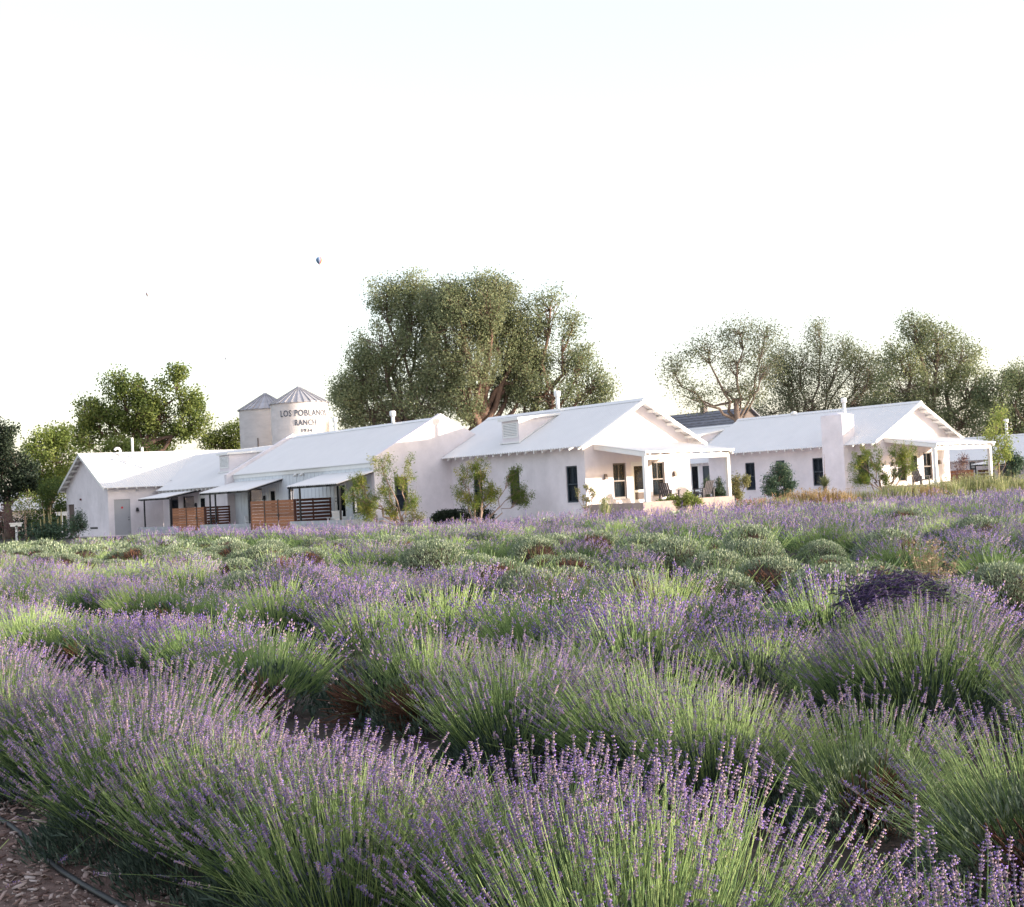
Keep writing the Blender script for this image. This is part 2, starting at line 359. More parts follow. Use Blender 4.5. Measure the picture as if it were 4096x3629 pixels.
def dormer(root, y0, y1, xf, xe, zb, zt, rf, ext=.09):
    """louvered roof vent dormer; face looks to -x, cheeks to +-y; rf roof height function"""
    d = MB(); zr = rf(xe)
    pts = [(xf, zb-.15), (xe, zr-.1), (xe, zr+.03), (xf, zt)]
    d.prism(pts, 'y', y0, y1); o = d.obj('dormer', STUCCO, root)
    t = MB(); t.prism([(xf-.14, zt), (xe+.12, zr+.02), (xe+.12, zr+.12), (xf-.14, zt+.13)], 'y', y0-.15, y1+.15); t.obj('dormer_roof', TRIM, o)
    f = MB(); f.box(xf-.10, xf+.02, y0-.12, y1+.12, zb-.03, zb+.035); a, b, c, e = y0+.14, y1-.14, zb+.30, zt-.16
    f.box(xf-.03, xf, a-.05, b+.05, c-.05, c); f.box(xf-.03, xf, a-.05, b+.05, e, e+.05); f.box(xf-.03, xf, a-.05, a, c, e); f.box(xf-.03, xf, b, b+.05, c, e)
    f.obj('vent_frame', TRIM, o)
    bx('vent_back', DOORG, o, xf-.004, xf-.001, a, b, c, e)
    k = 8; src = None; h = (e-c)/k
    for i in range(k):
        if src is None: src = MB().hexa([(-.035, a, 0), (-.006, a, h*.55), (-.006, b, h*.55), (-.035, b, 0), (-.035, a, .012), (-.006, a, h*.55+.012), (-.006, b, h*.55+.012), (-.035, b, .012)]).obj('slat', TRIM, o, loc=(xf, 0, c))
        else: inst(src, o, (xf, 0, c+h*i))
    # flashing along the cheeks
    for y in (y0-.07, y1+.0):
        q = MB(); q.hexa([(xf, y, rf(xf)+.02), (xe, y, rf(xe)+.02), (xe, y+.07, rf(xe)+.02), (xf, y+.07, rf(xf)+.02), (xf, y, rf(xf)+.06), (xe, y, rf(xe)+.06), (xe, y+.07, rf(xe)+.06), (xf, y+.07, rf(xf)+.06)])
        q.obj('flashing', TRIM, o)
    return o

W, ZE, ZR, OE, ORK = 6.774, 3.364, 5.52, 0.646, 0.664
SLP = (ZR-ZE)/(W/2+OE)
rz_ = lambda x: ZE+SLP*(min(x, W-x)+OE)
GOPS = [(1.72, 2.54, .85, 2.53), (2.88, 3.88, .60, 2.56), (4.21, 5.04, .85, 2.53)]
def gable_house(C, L, name, label, xo, wins, ytail):
    root = tag(empty(name, tuple(C), YAW), label, 'house')
    mb = MB()
    wall_panel(mb, (0, 0), (0, 1), (1, 0), L, -.3, rz_(0)-.05, wins)
    wall_panel(mb, (0, 0), (1, 0), (0, 1), W, -.3, rz_(0)-.05, GOPS)
    zt = rz_(0)-.05
    mb.add([(0, 0, zt), (W, 0, zt), (W/2, 0, ZR-.05)], [(0, 1, 2)])
    mb.add([(0, L, zt), (W, L, zt), (W/2, L, ZR-.05)], [(2, 1, 0)])
    mb.add([(0, L, -.3), (W, L, -.3), (W, L, zt), (0, L, zt)], [(0, 3, 2, 1)]); mb.add([(W, 0, -.3), (W, L, -.3), (W, L, zt), (W, 0, zt)], [(0, 1, 2, 3)])
    mb.obj('wall', STUCCO, root)
    return root
# --- middle-right guest house
h2 = gable_house(C2, 10.93, 'guest_house', 'white stucco gabled house in the middle with a louvered dormer and white porch', .646,
                 [(.58, 1.42, .78, 2.5), (5.05, 5.87, .78, 2.5), (8.2, 9.0, .78, 2.5)], None)
for o in [(.58, 1.42, .78, 2.5), (5.05, 5.87, .78, 2.5), (8.2, 9.0, .78, 2.5)]: window(h2, (0, 0), (0, 1), (1, 0), o, DARK)
mb = MB(); xs_ = 1.64
corr(mb, -ORK, 10.9, -OE, ZE, xs_, rz_(xs_)); corr(mb, -ORK, 12.05, xs_, rz_(xs_), W/2, ZR); corr(mb, -ORK, 12.05, W+OE, ZE, W/2, ZR)
rf = mb.obj('roof', ROOF, h2)
def ridge_cap(rf, y0, y1, xm=W/2, z=ZR, s=SLP):
    mb = MB(); mb.prism([(xm-.2, z-.2*s+.015), (xm, z+.02), (xm+.2, z-.2*s+.015), (xm+.2, z-.2*s+.035), (xm, z+.06), (xm-.2, z-.2*s+.035)], 'y', y0-.02, y1); mb.obj('ridge_cap', ROOF, rf)
def rake_boards(root, y, xe0, xe1, ze, xm, zm):
    for xe in (xe0, xe1):
        a, b = sorted([(xe, ze), (xm, zm)]); mb = MB()
        mb.hexa([(a[0], y, a[1]-.20), (b[0], y, b[1]-.20), (b[0], y+.035, b[1]-.20), (a[0], y+.035, a[1]-.20), (a[0], y, a[1]-.036), (b[0], y, b[1]-.036), (b[0], y+.035, b[1]-.036), (a[0], y+.035, a[1]-.036)])
        mb.obj('rake_board', TRIM, root)
ridge_cap(rf, -ORK, 12.05); rake_boards(h2, -ORK+.01, -OE, W+OE, ZE, W/2, ZR)
rafters(h2, (-OE+.03, -.002), np.arange(-.3, 10.8, .664), lambda x: ZE+SLP*(x+OE)-.05)
LKX = [.25, .85, 1.45, 2.05, 2.65, W-2.65, W-2.05, W-1.45, W-.85, W-.25, W+.3]
lookouts(h2, -ORK+.05, -.002, LKX, lambda x: rz_(x)-.10 if x <= W else ZE+SLP*(W+OE-x)-.10)
dormer(h2, 5.25, 6.65, .27, 2.75, 3.87, 4.97, lambda x: ZE+SLP*(x+OE))
vent_pipe(h2, W/2, 5.92, 5.45, 6.2, .10)
def porch(root):
    """columned porch on the gable end, with door, windows, lamps and raised plinth"""
    for o in (GOPS[0], GOPS[2]): window(root, (0, 0), (1, 0), (0, 1), o, BROWNF)
    door(root, (0, 0), (1, 0), (0, 1), GOPS[1], TRIM, lower=TAUPE)
    for a in (1.19, 5.68): sconce(root, (0, 0), (1, 0), (0, 1), a, 1.92)
    x0, x1, yf, zf, zb = .55, 6.18, -3.574, 2.924, 3.447
    pz = lambda y: zb+(zf-zb)*(y/yf)
    n = int((x1-x0)/.16*4); vs = []
    for i in range(n+1):
        x = x0+(x1-x0)*i/n; o = .012*math.sin(2*math.pi*x/.16)
        vs += [(x, yf, zf+o), (x, -.003, zb+o), (x, yf, zf+o-.03), (x, -.003, zb+o-.03)]
    fs = [f for i in range(n) for f in ((4*i, 4*i+4, 4*i+5, 4*i+1), (4*i+2, 4*i+3, 4*i+7, 4*i+6), (4*i, 4*i+2, 4*i+6, 4*i+4))]+[(0, 1, 3, 2), (4*n, 4*n+2, 4*n+3, 4*n+1)]
    pr = MB().add(vs, fs).obj('porch_roof', ROOF, root)
    for x in (x0+.02, x1-.07):
        q = MB(); q.hexa([(x, yf+.05, zf-.24), (x+.05, yf+.05, zf-.24), (x+.05, -.01, zb-.24), (x, -.01, zb-.24), (x, yf+.05, zf-.035), (x+.05, yf+.05, zf-.035), (x+.05, -.01, zb-.035), (x, -.01, zb-.035)])
        q.obj('side_fascia', TRIM, pr)
    MB().box(x0-.02, x1+.02, yf-.025, yf-.002, zf-.075, zf+.02).obj('front_fascia', TRIM, pr)
    bm_y = -3.30
    MB().box(x0+.1, x1-.1, bm_y-.07, bm_y+.07, pz(bm_y)-.40, pz(bm_y)-.20).obj('beam', TRIM, root)
    src = None
    for x in np.linspace(x0+.3, x1-.2, 9):
        m_ = MB().hexa([(-.035, yf+.03, zf-.14), (.035, yf+.03, zf-.14), (.035, -.01, zb-.20), (-.035, -.01, zb-.20), (-.035, yf+.03, zf-.04), (.035, yf+.03, zf-.04), (.035, -.01, zb-.04), (-.035, -.01, zb-.04)])
        if src is None: src = m_.obj('rafter', TRIM, root, loc=(x, 0, 0))
        else: inst(src, root, (x, 0, 0))
    for x in (x0+.18, x1-.20):
        MB().box(x-.085, x+.085, bm_y-.085, bm_y+.085, .66, pz(bm_y)-.20).obj('post', TRIM, root)
    MB().box(.36, 5.80, -3.42, -.004, -.3, .58).obj('porch_floor', PLINTH, root)
    for i, b in enumerate(((.20, .36, -3.62, -.004, -.3, .66), (.36, 2.28, -3.62, -3.42, -.3, .68), (3.69, 5.80, -3.62, -3.42, -.3, .72), (5.80, 5.98, -3.62, -.004, -.3, .72))):
        MB().box(*b).obj('porch_curb', PLINTH, root)
    for k in range(2): MB().box(2.30, 3.67, -3.62-.3*(k), -3.424-.3*k, -.3, .40-.2*k).obj('step', PLINTH, root)
porch(h2)
# --- right guest house
H3W = [(9.63, 10.45, .75, 2.5), (7.13, 7.86, .9, 2.52), (4.13, 4.92, .85, 2.53), (.73, 1.53, .84, 2.54)]
h3 = gable_house(C3, 13.65, 'guest_house', 'white stucco gabled house on the right with a broad stucco chimney on its long side', .646, H3W, None)
for o in H3W: window(h3, (0, 0), (0, 1), (1, 0), o, DARK)
mb = MB(); corr(mb, -ORK, 14.0, -1.0, ZE-SLP*.354, W/2, ZR); corr(mb, -ORK, 14.0, W+OE, ZE, W/2, ZR)
rf = mb.obj('roof', ROOF, h3); ridge_cap(rf, -ORK, 14.0)
rake_boards(h3, -ORK+.01, -1.0, W+OE, ZE-.04, W/2, ZR); 
rafters(h3, (-.96, -.002), np.concatenate([np.arange(-.3, 1.5, .68), np.arange(3.5, 13.9, .68)]), lambda x: ZE+SLP*(x+OE)-.05)
lookouts(h3, -ORK+.05, -.002, LKX, lambda x: rz_(x)-.10 if x <= W else ZE+SLP*(W+OE-x)-.10)
porch(h3)
mb = MB(); mb.hexa([(-1.1, 1.6, -.3), (.0, 1.6, -.3), (.0, 3.2, -.3), (-1.1, 3.2, -.3), (-1.08, 1.62, 4.96), (.0, 1.62, 4.96), (.0, 3.18, 4.96), (-1.08, 3.18, 4.96)])
mb.add([(-1.08, 1.62, 4.96), (0, 1.62, 4.96), (0, 3.18, 4.96), (-1.08, 3.18, 4.96), (-.75, 2.2, 5.09), (-.3, 2.2, 5.09), (-.3, 2.6, 5.09), (-.75, 2.6, 5.09)], [(4, 5, 6, 7), (0, 1, 5, 4), (1, 2, 6, 5), (2, 3, 7, 6), (3, 0, 4, 7)])
ch = mb.obj('chimney', STUCCO, h3)
vent_pipe(h3, .9, 3.0, 4.1, 5.75, .10)
MB().tube([(W/2, 9.1, 5.5), (W/2, 9.1, 5.64), (W/2, 9.1, 5.70)], [.2, .2, .05], 10).obj('roof_vent', TRIM, h3, True)
# --- low link wing behind, between the two guest houses (its own roof and doors)
lk = tag(empty('link_wing', tuple(C3), YAW), 'low white link wing with two dark doors set back between the two gabled guest houses', 'house')
mb = MB(); LOPS = [(0.95, 1.95, .25, 2.75), (2.1, 3.05, .25, 2.7)]
wall_panel(mb, (1.5, 13.66), (0, 1), (1, 0), 9, -.3, 2.85, [(1.35, 2.1, .3, 2.5), (2.4, 3.4, .3, 2.72)]); mb.obj('wall', STUCCO, lk)
door(lk, (1.5, 13.66), (0, 1), (1, 0), (2.4, 3.4, .3, 2.72), TRIM, blind=BLACK, lower=BLACK, knob=False)
door(lk, (1.5, 13.66), (0, 1), (1, 0), (1.35, 2.1, .3, 2.5), DARK, glass=False)
mb = MB(); corr(mb, 14.0, 25, 1.1, 2.72, 6.0, 2.72+SLP*4.9); corr(mb, 14.0, 25, 10.9, 2.72, 6.0, 2.72+SLP*4.9); rf = mb.obj('roof', ROOF, lk)
ridge_cap(rf, 14.0, 25, 6.0, 2.72+SLP*4.9)
rafters(lk, (1.13, 1.498), np.arange(14.2, 24.5, .6), lambda x: 2.72+SLP*(x-1.1)-.05, ht=.12)
dormer(lk, 17.4, 18.8, 2.2, 5.3, 3.35, 4.45, lambda x: 2.72+SLP*(x-1.1))

# --- middle house between its two parapet gables
MZE, MXE, MX = 3.287, -4.77, -.5; MS = (5.52-MZE)/(MX-MXE)
mz = lambda x: MZE+MS*((x if x < MX else 2*MX-x)-MXE)
mh = tag(empty('parapet_house', tuple(C2), YAW), 'long white house with parapet gables and lean-to patio roofs, left of the dormered house', 'house')
MOPS = [(14.05, 15.35, .42, 2.42), (19.9, 20.6, .8, 2.38), (22.1, 23.05, .35, 2.36), (23.85, 25.6, .35, 2.36), (11.6, 13.5, .7, 2.05)]
mb = MB(); wall_panel(mb, (-4.65, 11.23), (0, 1), (1, 0), 16.27, -.3, 3.3, [(a-11.23, b-11.23, c, d) for a, b, c, d in MOPS])
wl = mb.obj('wall', SIDING, mh)
src = None
for y in np.arange(11.5, 27.4, .42):       # battens over the boards
    hit = [o for o in MOPS if o[0]-.03 < y < o[1]+.03]
    z0 = hit[0][3]+.02 if hit else -.3
    MB().box(-4.672, -4.6515, y-.018, y+.018, z0, 3.02).obj('batten', SIDING, wl)
MB().box(-4.70, -4.652, 11.235, 27.495, 3.04, 3.24).obj('fascia', TRIM, mh)
window(mh, (-4.65, 0), (0, 1), (1, 0), MOPS[1], DARK, curt=False); window(mh, (-4.65, 0), (0, 1), (1, 0), MOPS[4], DARK, curt=False)
sl_ = window(mh, (-4.65, 0), (0, 1), (1, 0), MOPS[3], BLACK, curt=False, two=False)
door(mh, (-4.65, 0), (0, 1), (1, 0), MOPS[0], TRIM, blind=BLACK); door(mh, (-4.65, 0), (0, 1), (1, 0), MOPS[2], TRIM, blind=BLACK, lower=TRIM)
sconce(mh, (-4.65, 0), (0, 1), (1, 0), 23.45, 1.8, BLACK)
for y in (18.62, 19.37): MB().tube([(-4.66, y, 3.0), (-4.80, y, 2.98), (-4.84, y, 2.90)], [.06, .07, .08], 10).obj('wall_vent', TRIM, mh, True)
mb = MB(); corr(mb, 11.23, 27.5, MXE, MZE, MX, 5.52); corr(mb, 11.23, 27.5, 2*MX-MXE, MZE, MX, 5.52); rf = mb.obj('roof', ROOF, mh); ridge_cap(rf, 11.25, 27.5, MX, 5.52, MS)
def parapet(y0, y1, x0, ops, nm):
    x1 = 2*MX-x0+ (0 if x0 > -4.9 else -.3); zc = 5.74; ze = zc-MS*(MX-x0)
    mb = MB()
    if ops: wall_panel(mb, (x0, y0), (1, 0), (0, 1), x1-x0, -.3, 3.0, ops)
    else: mb.add([(x0, y0, -.3), (x1, y0, -.3), (x1, y0, 3.0), (x0, y0, 3.0)], [(0, 1, 2, 3)])
    zr1 = zc-MS*(x1-MX)
    mb.add([(x0, y0, 3.0), (x1, y0, 3.0), (x1, y0, zr1), (MX, y0, zc), (x0, y0, ze)], [(0, 1, 2, 3, 4)])
    mb.add([(x0, y1, -.3), (x1, y1, -.3), (x1, y1, zr1), (MX, y1, zc), (x0, y1, ze)], [(4, 3, 2, 1, 0)])
    mb.add([(x0, y0, -.3), (x0, y1, -.3), (x0, y1, ze), (x0, y0, ze), (MX, y0, zc), (MX, y1, zc), (x1, y0, zr1), (x1, y1, zr1), (x1, y0, -.3), (x1, y1, -.3)],
           [(0, 3, 2, 1), (3, 4, 5, 2), (4, 6, 7, 5), (6, 8, 9, 7)])
    return mb.obj(nm, STUCCO, mh)
GW = (-3.57, -2.76, .71, 2.48)
parapet(10.93, 11.23, -4.75, [(GW[0]+4.75, GW[1]+4.75, GW[2], GW[3])], 'gable_wall'); window(mh, (-4.75, 10.93), (1, 0), (0, 1), (GW[0]+4.75, GW[1]+4.75, GW[2], GW[3]), DARK)
parapet(27.5, 27.8, -5.13, [], 'gable_wall')
vent_pipe(mh, MX+.1, 22.35, 5.3, 6.1, .09); vent_pipe(mh, MX, 15.7, 5.4, 5.95, .10)
def patio_roof(y0, y1, xb, zb, xf, zf, label, posts):
    r = tag(empty('patio_canopy', tuple(C2), YAW), label, 'canopy', 'lean-to canopies over the patios')
    mb = MB(); corr(mb, y0, y1, xf, zf, xb, zb, .03); mb.obj('canopy_sheet', ROOF, r)
    B = MB(); B.box(xf+.15, xf+.23, y0+.05, y1-.05, zf-.14, zf-.04); B.obj('beam', BLACK, r)
    src = None
    for y in np.linspace(y0+.08, y1-.08, 6):
        m_ = MB().hexa([(xf+.02, -.03, zf-.13), (xb, -.03, zb-.13), (xb, .03, zb-.13), (xf+.02, .03, zf-.13), (xf+.02, -.03, zf-.035), (xb, -.03, zb-.035), (xb, .03, zb-.035), (xf+.02, .03, zf-.035)])
        if src is None: src = m_.obj('rafter', BLACK, r, loc=(0, y, 0))
        else: inst(src, r, (0, y, 0))
    for y in posts: MB().box(xf+.15, xf+.23, y-.04, y+.04, -.2, zf-.14).obj('post', BLACK, r)
    return r
patio_roof(10.95, 16.3, -4.655, 2.88, -6.95, 2.30, 'white corrugated lean-to canopy on black posts nearest the willow tree', (11.0, 15.2))
patio_roof(21.1, 27.45, -4.655, 2.85, -6.95, 2.28, 'white corrugated lean-to canopy on black posts in the middle of the three', (21.25, 25.65, 26.4))
patio_roof(32.45, 37.2, -4.555, 2.60, -6.95, 2.17, 'white corrugated lean-to canopy on black posts beside the grey door', (32.35, 36.6))
# --- left wing: cross-gabled service house
LU0, LV0, LWD = 38.89, -8.32, 8.17; LZE, LZR, LO = 3.012, 5.467, .4535; LS = (LZR-LZE)/(LWD/2+LO)
lw = tag(empty('service_house', tuple(C2), YAW), 'white stucco gabled house at far left with a grey steel door and roof pipes', 'house')
mb = MB(); DO = (.40, 1.50, -.13, 2.22); GO = (6.6, 8.0, -.3, 2.1)
P_ = lambda q, a, z: None
wall_panel(mb, (LV0, LU0), (1, 0), (0, 1), 14, -.5, LZE+LS*LO-.04, [DO])
wall_panel(mb, (LV0, LU0), (0, 1), (1, 0), LWD, -.5, LZE+LS*LO-.04, [(6.6, 7.95, -.13, 2.08)])
zt = LZE+LS*LO-.04
mb.add([(LV0, LU0, zt), (LV0, LU0+LWD, zt), (LV0, LU0+LWD/2, LZR-.05)], [(0, 2, 1)])
mb.add([(LV0+14, LU0, zt), (LV0+14, LU0+LWD, zt), (LV0+14, LU0+LWD/2, LZR-.05)], [(0, 1, 2)])
mb.add([(LV0+14, LU0, -.5), (LV0+14, LU0+LWD, -.5), (LV0+14, LU0+LWD, zt), (LV0+14, LU0, zt)], [(0, 1, 2, 3)])
mb.add([(LV0, LU0+LWD, -.5), (LV0+14, LU0+LWD, -.5), (LV0+14, LU0+LWD, zt), (LV0, LU0+LWD, zt)], [(3, 2, 1, 0)])
# sub wing front wall
SOPS = [(36.3, 37.65, -.05, 2.2), (33.75, 35.55, -.05, 2.18), (32.0, 33.1, -.05, 2.2)]
wall_panel(mb, (-4.55, 27.81), (0, 1), (1, 0), 11.07, -.5, 2.95, [(a-27.81, b-27.81, c, d) for a, b, c, d in SOPS])
mb.obj('wall', STUCCO, lw)
d_ = door(lw, (LV0, LU0), (1, 0), (0, 1), DO, DOORG, glass=False, frame=.05)
mb = MB(); mb.tube([(LV0+.95, LU0+.048, 1.67), (LV0+.95, LU0+.036, 1.67)], .075, 14); mb.obj('round_sign', RED, d_)
bx('threshold', CONC, d_, LV0+.35, LV0+1.55, LU0-.12, LU0-.003, -.3, -.14)
bx('recess', TAUPE, lw, LV0+.11, LV0+.125, LU0+6.6, LU0+7.95, -.13, 2.08)
bx('wall_vent', BLACK, lw, LV0-.02, LV0-.002, LU0+2.1, LU0+3.5, .33, .45)
MB().tube([(LV0-.001, LU0+5.1, 2.38), (LV0-.10, LU0+5.1, 2.37)], .07, 10).obj('alarm_strobe', MAROON, lw)
sconce(lw, (LV0, LU0), (1, 0), (0, 1), 1.95, 1.5, BLACK)
MB().box(LV0+1.95, LV0+2.05, LU0-.1, LU0-.002, 2.72, 2.86).obj('security_camera', DOORG, lw)
door(lw, (-4.55, 0), (0, 1), (1, 0), SOPS[0], BLACK, blind=BLACK, knob=False); door(lw, (-4.55, 0), (0, 1), (1, 0), SOPS[2], TRIM, blind=BLACK, lower=TRIM)
window(lw, (-4.55, 0), (0, 1), (1, 0), SOPS[1], BLACK, curt=False, two=False)
sconce(lw, (-4.55, 0), (0, 1), (1, 0), 33.4, 1.6, BLACK)
# roof of the wing: sheets run across y, so swap axes
def corr_y(mb, x0, x1, ya, za, yb, zb, th=.035, pitch=.16, amp=.013):
    t = MB(); corr(t, x0, x1, ya, za, yb, zb, th, pitch, amp); mb.add([(q[1], q[0], q[2]) for q in t.v], [tuple(reversed(f)) for f in t.f])
mb = MB(); corr_y(mb, LV0-.46, 5.6, LU0-LO, LZE, LU0+LWD/2, LZR); corr_y(mb, LV0-.46, 5.6, LU0+LWD+LO, LZE, LU0+LWD/2, LZR); rf = mb.obj('roof', ROOF, lw)
yr = LU0+LWD/2
mb = MB(); mb.prism([(yr-.2, LZR-.2*LS+.015), (yr, LZR+.02), (yr+.2, LZR-.2*LS+.015), (yr+.2, LZR-.2*LS+.035), (yr, LZR+.06), (yr-.2, LZR-.2*LS+.035)], 'x', LV0-.48, 5.6); mb.obj('ridge_cap', ROOF, rf)
for ya, sg in ((LU0-LO, 1), (LU0+LWD+LO, -1)):
    mb = MB(); x = LV0-.45; mb.hexa([(x, ya, LZE-.19), (x, yr, LZR-.19), (x+.035, yr, LZR-.19), (x+.035, ya, LZE-.19), (x, ya, LZE-.036), (x, yr, LZR-.036), (x+.035, yr, LZR-.036), (x+.035, ya, LZE-.036)]); mb.obj('rake_board', TRIM, lw)
src = None
for k in list(np.linspace(LU0-.2, yr-.5, 7))+list(np.linspace(yr+.5, LU0+LWD+.2, 7)):
    z = LZE+LS*(min(k, 2*yr-k)-LU0+LO)-.09
    if src is None: src = MB().box(LV0-.41, LV0-.002, -.05, .05, -.12, 0).obj('lookout_beam', TRIM, lw, loc=(0, k, z))
    else: inst(src, lw, (0, k, z))
src = None
for x in np.arange(LV0-.15, -5.0, .66):
    if src is None: src = MB().hexa([(-.035, LU0-LO+.03, LZE-.13), (.035, LU0-LO+.03, LZE-.13), (.035, LU0-.002, LZE+LS*LO-.19), (-.035, LU0-.002, LZE+LS*LO-.19), (-.035, LU0-LO+.03, LZE-.04), (.035, LU0-LO+.03, LZE-.04), (.035, LU0-.002, LZE+LS*LO-.05), (-.035, LU0-.002, LZE+LS*LO-.05)]).obj('rafter', TRIM, lw, loc=(x, 0, 0))
    else: inst(src, lw, (x, 0, 0))
SE, SZ, SS = -5.2, 2.67, .5346
mb = MB(); corr(mb, 27.82, 38.6, SE, SZ, MX, SZ+SS*(MX-SE)); corr(mb, 38.6, 42.4, -3.9, SZ+SS*1.3, MX, SZ+SS*(MX-SE)); corr(mb, 27.82, 43, 2*MX-SE, SZ, MX, SZ+SS*(MX-SE)); mb.obj('roof', ROOF, lw)
rafters(lw, (SE+.03, -4.552), np.arange(28.1, 38.6, .62), lambda x: SZ+SS*(x-SE)-.05, wd=.09, ht=.2)
dormer(lw, 30.55, 31.95, -3.5, -1.3, 3.58, 4.65, lambda x: SZ+SS*(x-SE))
# pipes on its roof
vent_pipe(lw, -5.2, LU0+3.37, 5.02, 6.48, .08, False); vent_pipe(lw, -5.09, LU0+1.9, 4.25, 5.75, .08, False)
for (x, y, z) in ((-5.96, LU0+3.7, 5.2), (-5.94, LU0+2.55, 4.6)):
    a = [(x, y, z-.05), (x, y, z+.42)]+[(x-.19+.19*math.cos(t), y, z+.42+.17*math.sin(t)) for t in np.linspace(.4, 2.8, 6)]+[(x-.38, y, z+.46)]
    MB().tube(a, .085, 10).obj('gooseneck_vent', TRIM, lw, True)
# --- patio walls of concrete block, each block its own piece
def block_wall(runs, label, top, cat='wall'):
    r = tag(empty('patio_wall', tuple(C2), YAW), label, cat, 'concrete block patio walls')
    bl, bh, g = .40, .20, .007; src = {}
    core = MB()
    for (ax_, c0, a0, a1) in runs:
        nz = 4; z0 = top-nz*bh
        if ax_ == 'y': core.box(c0+.012, c0+.178, a0+.01, a1-.01, -.3, top-.012)
        else: core.box(a0+.01, a1-.01, c0+.012, c0+.178, -.3, top-.012)
        for k in range(nz):
            off = (k % 2)*bl/2; a = a0-off
            while a < a1-.05:
                s, e = max(a, a0)+g/2, min(a+bl, a1)-g/2
                if e-s > .05:
                    key = (ax_, round(e-s, 3))
                    if key not in src:
                        o = (MB().box(0, .19, 0, e-s, 0, bh-g) if ax_ == 'y' else MB().box(0, e-s, 0, .19, 0, bh-g)).obj('block', BLOCK, r, loc=(c0, s, z0+k*bh) if ax_ == 'y' else (s, c0, z0+k*bh)); src[key] = o
                    else: inst(src[key], r, (c0, s, z0+k*bh) if ax_ == 'y' else (s, c0, z0+k*bh))
                a += bl
    core.obj('mortar', CONC, r); return r
block_wall([('y', -6.99, 10.2, 15.97), ('x', 10.2, -6.79, -4.76)], 'grey concrete block patio wall right of the second cedar gate, behind the willow', .46)
block_wall([('y', -6.99, 20.84, 27.5)], 'grey concrete block patio wall between the two cedar gates', .40)
block_wall([('y', -6.99, 30.73, 37.2)], 'grey concrete block patio wall beside the grey steel door', .33)
# --- cedar gates and dark slatted screens
def gate(y0, y1, zt, posts, label):
    r = tag(empty('cedar_gate', tuple(C2), YAW), label, 'gate', 'cedar board gates')
    ps = [y0]+list(posts)+[y1]; nb = 9; h = (zt-.03)/nb
    for i in range(len(ps)-1):
        src = None
        for k in range(nb):
            if src is None: src = MB().box(-6.93, -6.90, ps[i]+.045, ps[i+1]-.045, 0, h-.012).obj('plank', CEDAR, r, loc=(0, 0, .03))
            else: inst(src, r, (random.uniform(-.004, .004), random.uniform(-.01, .01), .03+k*h))
    for y in posts: MB().box(-6.95, -6.885, y-.035, y+.035, -.1, zt+.03).obj('post', BLACK, r)
    for y in (y0, y1): MB().box(-6.93, -6.87, y-.035, y+.035, -.1, zt).obj('post', REDW, r)
    MB().box(-6.975, -6.951, posts[-1]-.12, posts[-1]+.12, .78, .86).obj('latch', BLACK, r)
    return r
gate(15.62, 20.72, 1.62, (19.0, 17.4), 'orange cedar board gate standing nearer the middle, right of the long block wall')
gate(26.93, 31.66, 1.45, (29.53, 28.0), 'orange cedar board gate farther left, in front of the sub wing of the service house')
def screen(y, x0, x1, zt, label):
    r = tag(empty('slatted_screen', tuple(C2), YAW), label, 'screen', 'dark slatted patio screens')
    nb = 9; h = zt/nb; src = None
    for k in range(nb):
        if src is None: src = MB().box(x0+.07, x1, -.012, .012, 0, h-.05).obj('slat', REDW, r, loc=(0, y, .04))
        else: inst(src, r, (0, y, .04+k*h))
    for x in (x0+.03, (x0+x1)/2, x1-.04): MB().box(x-.035, x+.035, y+.013, y+.07, -.1, zt).obj('post', REDW, r)
    return r
screen(15.55, -6.86, -4.72, 1.63, 'dark red slatted wood screen behind the white wire chairs')
screen(26.85, -6.86, -5.3, 1.46, 'dark red slatted wood screen left of the long block wall')
# --- patio furniture
def lounge(loc, rz, m, name, label, group, s=1.0, wire=False):
    r = tag(empty(name, tuple(loc), rz), label, 'chair', group); r.scale = (s, s, s)
    t = MB().hexa([(-.28, -.25, .36), (.28, -.25, .36), (.28, .25, .28), (-.28, .25, .28), (-.28, -.25, .39), (.28, -.25, .39), (.28, .25, .31), (-.28, .25, .31)]); t.obj('seat', m, r)
    n = 9 if wire else 5; src = None; wd = .56/n
    for k in range(n):
        if src is None: src = MB().hexa([(-wd*.38, .22, .28), (wd*.38, .22, .28), (wd*.38, .25, .28), (-wd*.38, .25, .28), (-wd*.38, .46, .92), (wd*.38, .46, .92), (wd*.38, .485, .92), (-wd*.38, .485, .92)]).obj('back_slat', m, r, loc=(-.28+wd*(k+.5), 0, 0))
        else: inst(src, r, (-.28+wd*(k+.5), 0, -.03*abs(k-(n-1)/2)/n*2))
    for sx in (-1, 1):
        MB().box(sx*.36-.06, sx*.36+.06, -.30, .40, .54, .57).obj('armrest', m, r)
        MB().box(sx*.34-.03, sx*.34+.03, -.28, -.22, 0, .54).obj('leg', m, r); MB().box(sx*.34-.03, sx*.34+.03, .30, .36, 0, .54).obj('leg', m, r)
    return r
def rp(x, y, z): return C2+VV*x+UV*y+np.array([0, 0, z])
def rp3(x, y, z): return C3+VV*x+UV*y+np.array([0, 0, z])
PC = 'grey slatted porch chairs'
lounge(rp(3.5, -1.9, .58), YAW+math.pi*.55, CHAIRG, 'porch_chair', 'grey slatted chair facing away just right of the white porch door', PC)
lounge(rp(5.0, -2.6, .58), YAW+math.pi*1.0, CHAIRG, 'porch_chair', 'grey slatted chair at the right end of the middle porch, above green leaves', PC)
lounge(rp3(1.3, -1.9, .58), YAW+math.pi*.45, CHAIRG, 'porch_chair', 'grey slatted chair on the porch of the rightmost house', PC)
WC = 'white patio chairs behind the block walls'
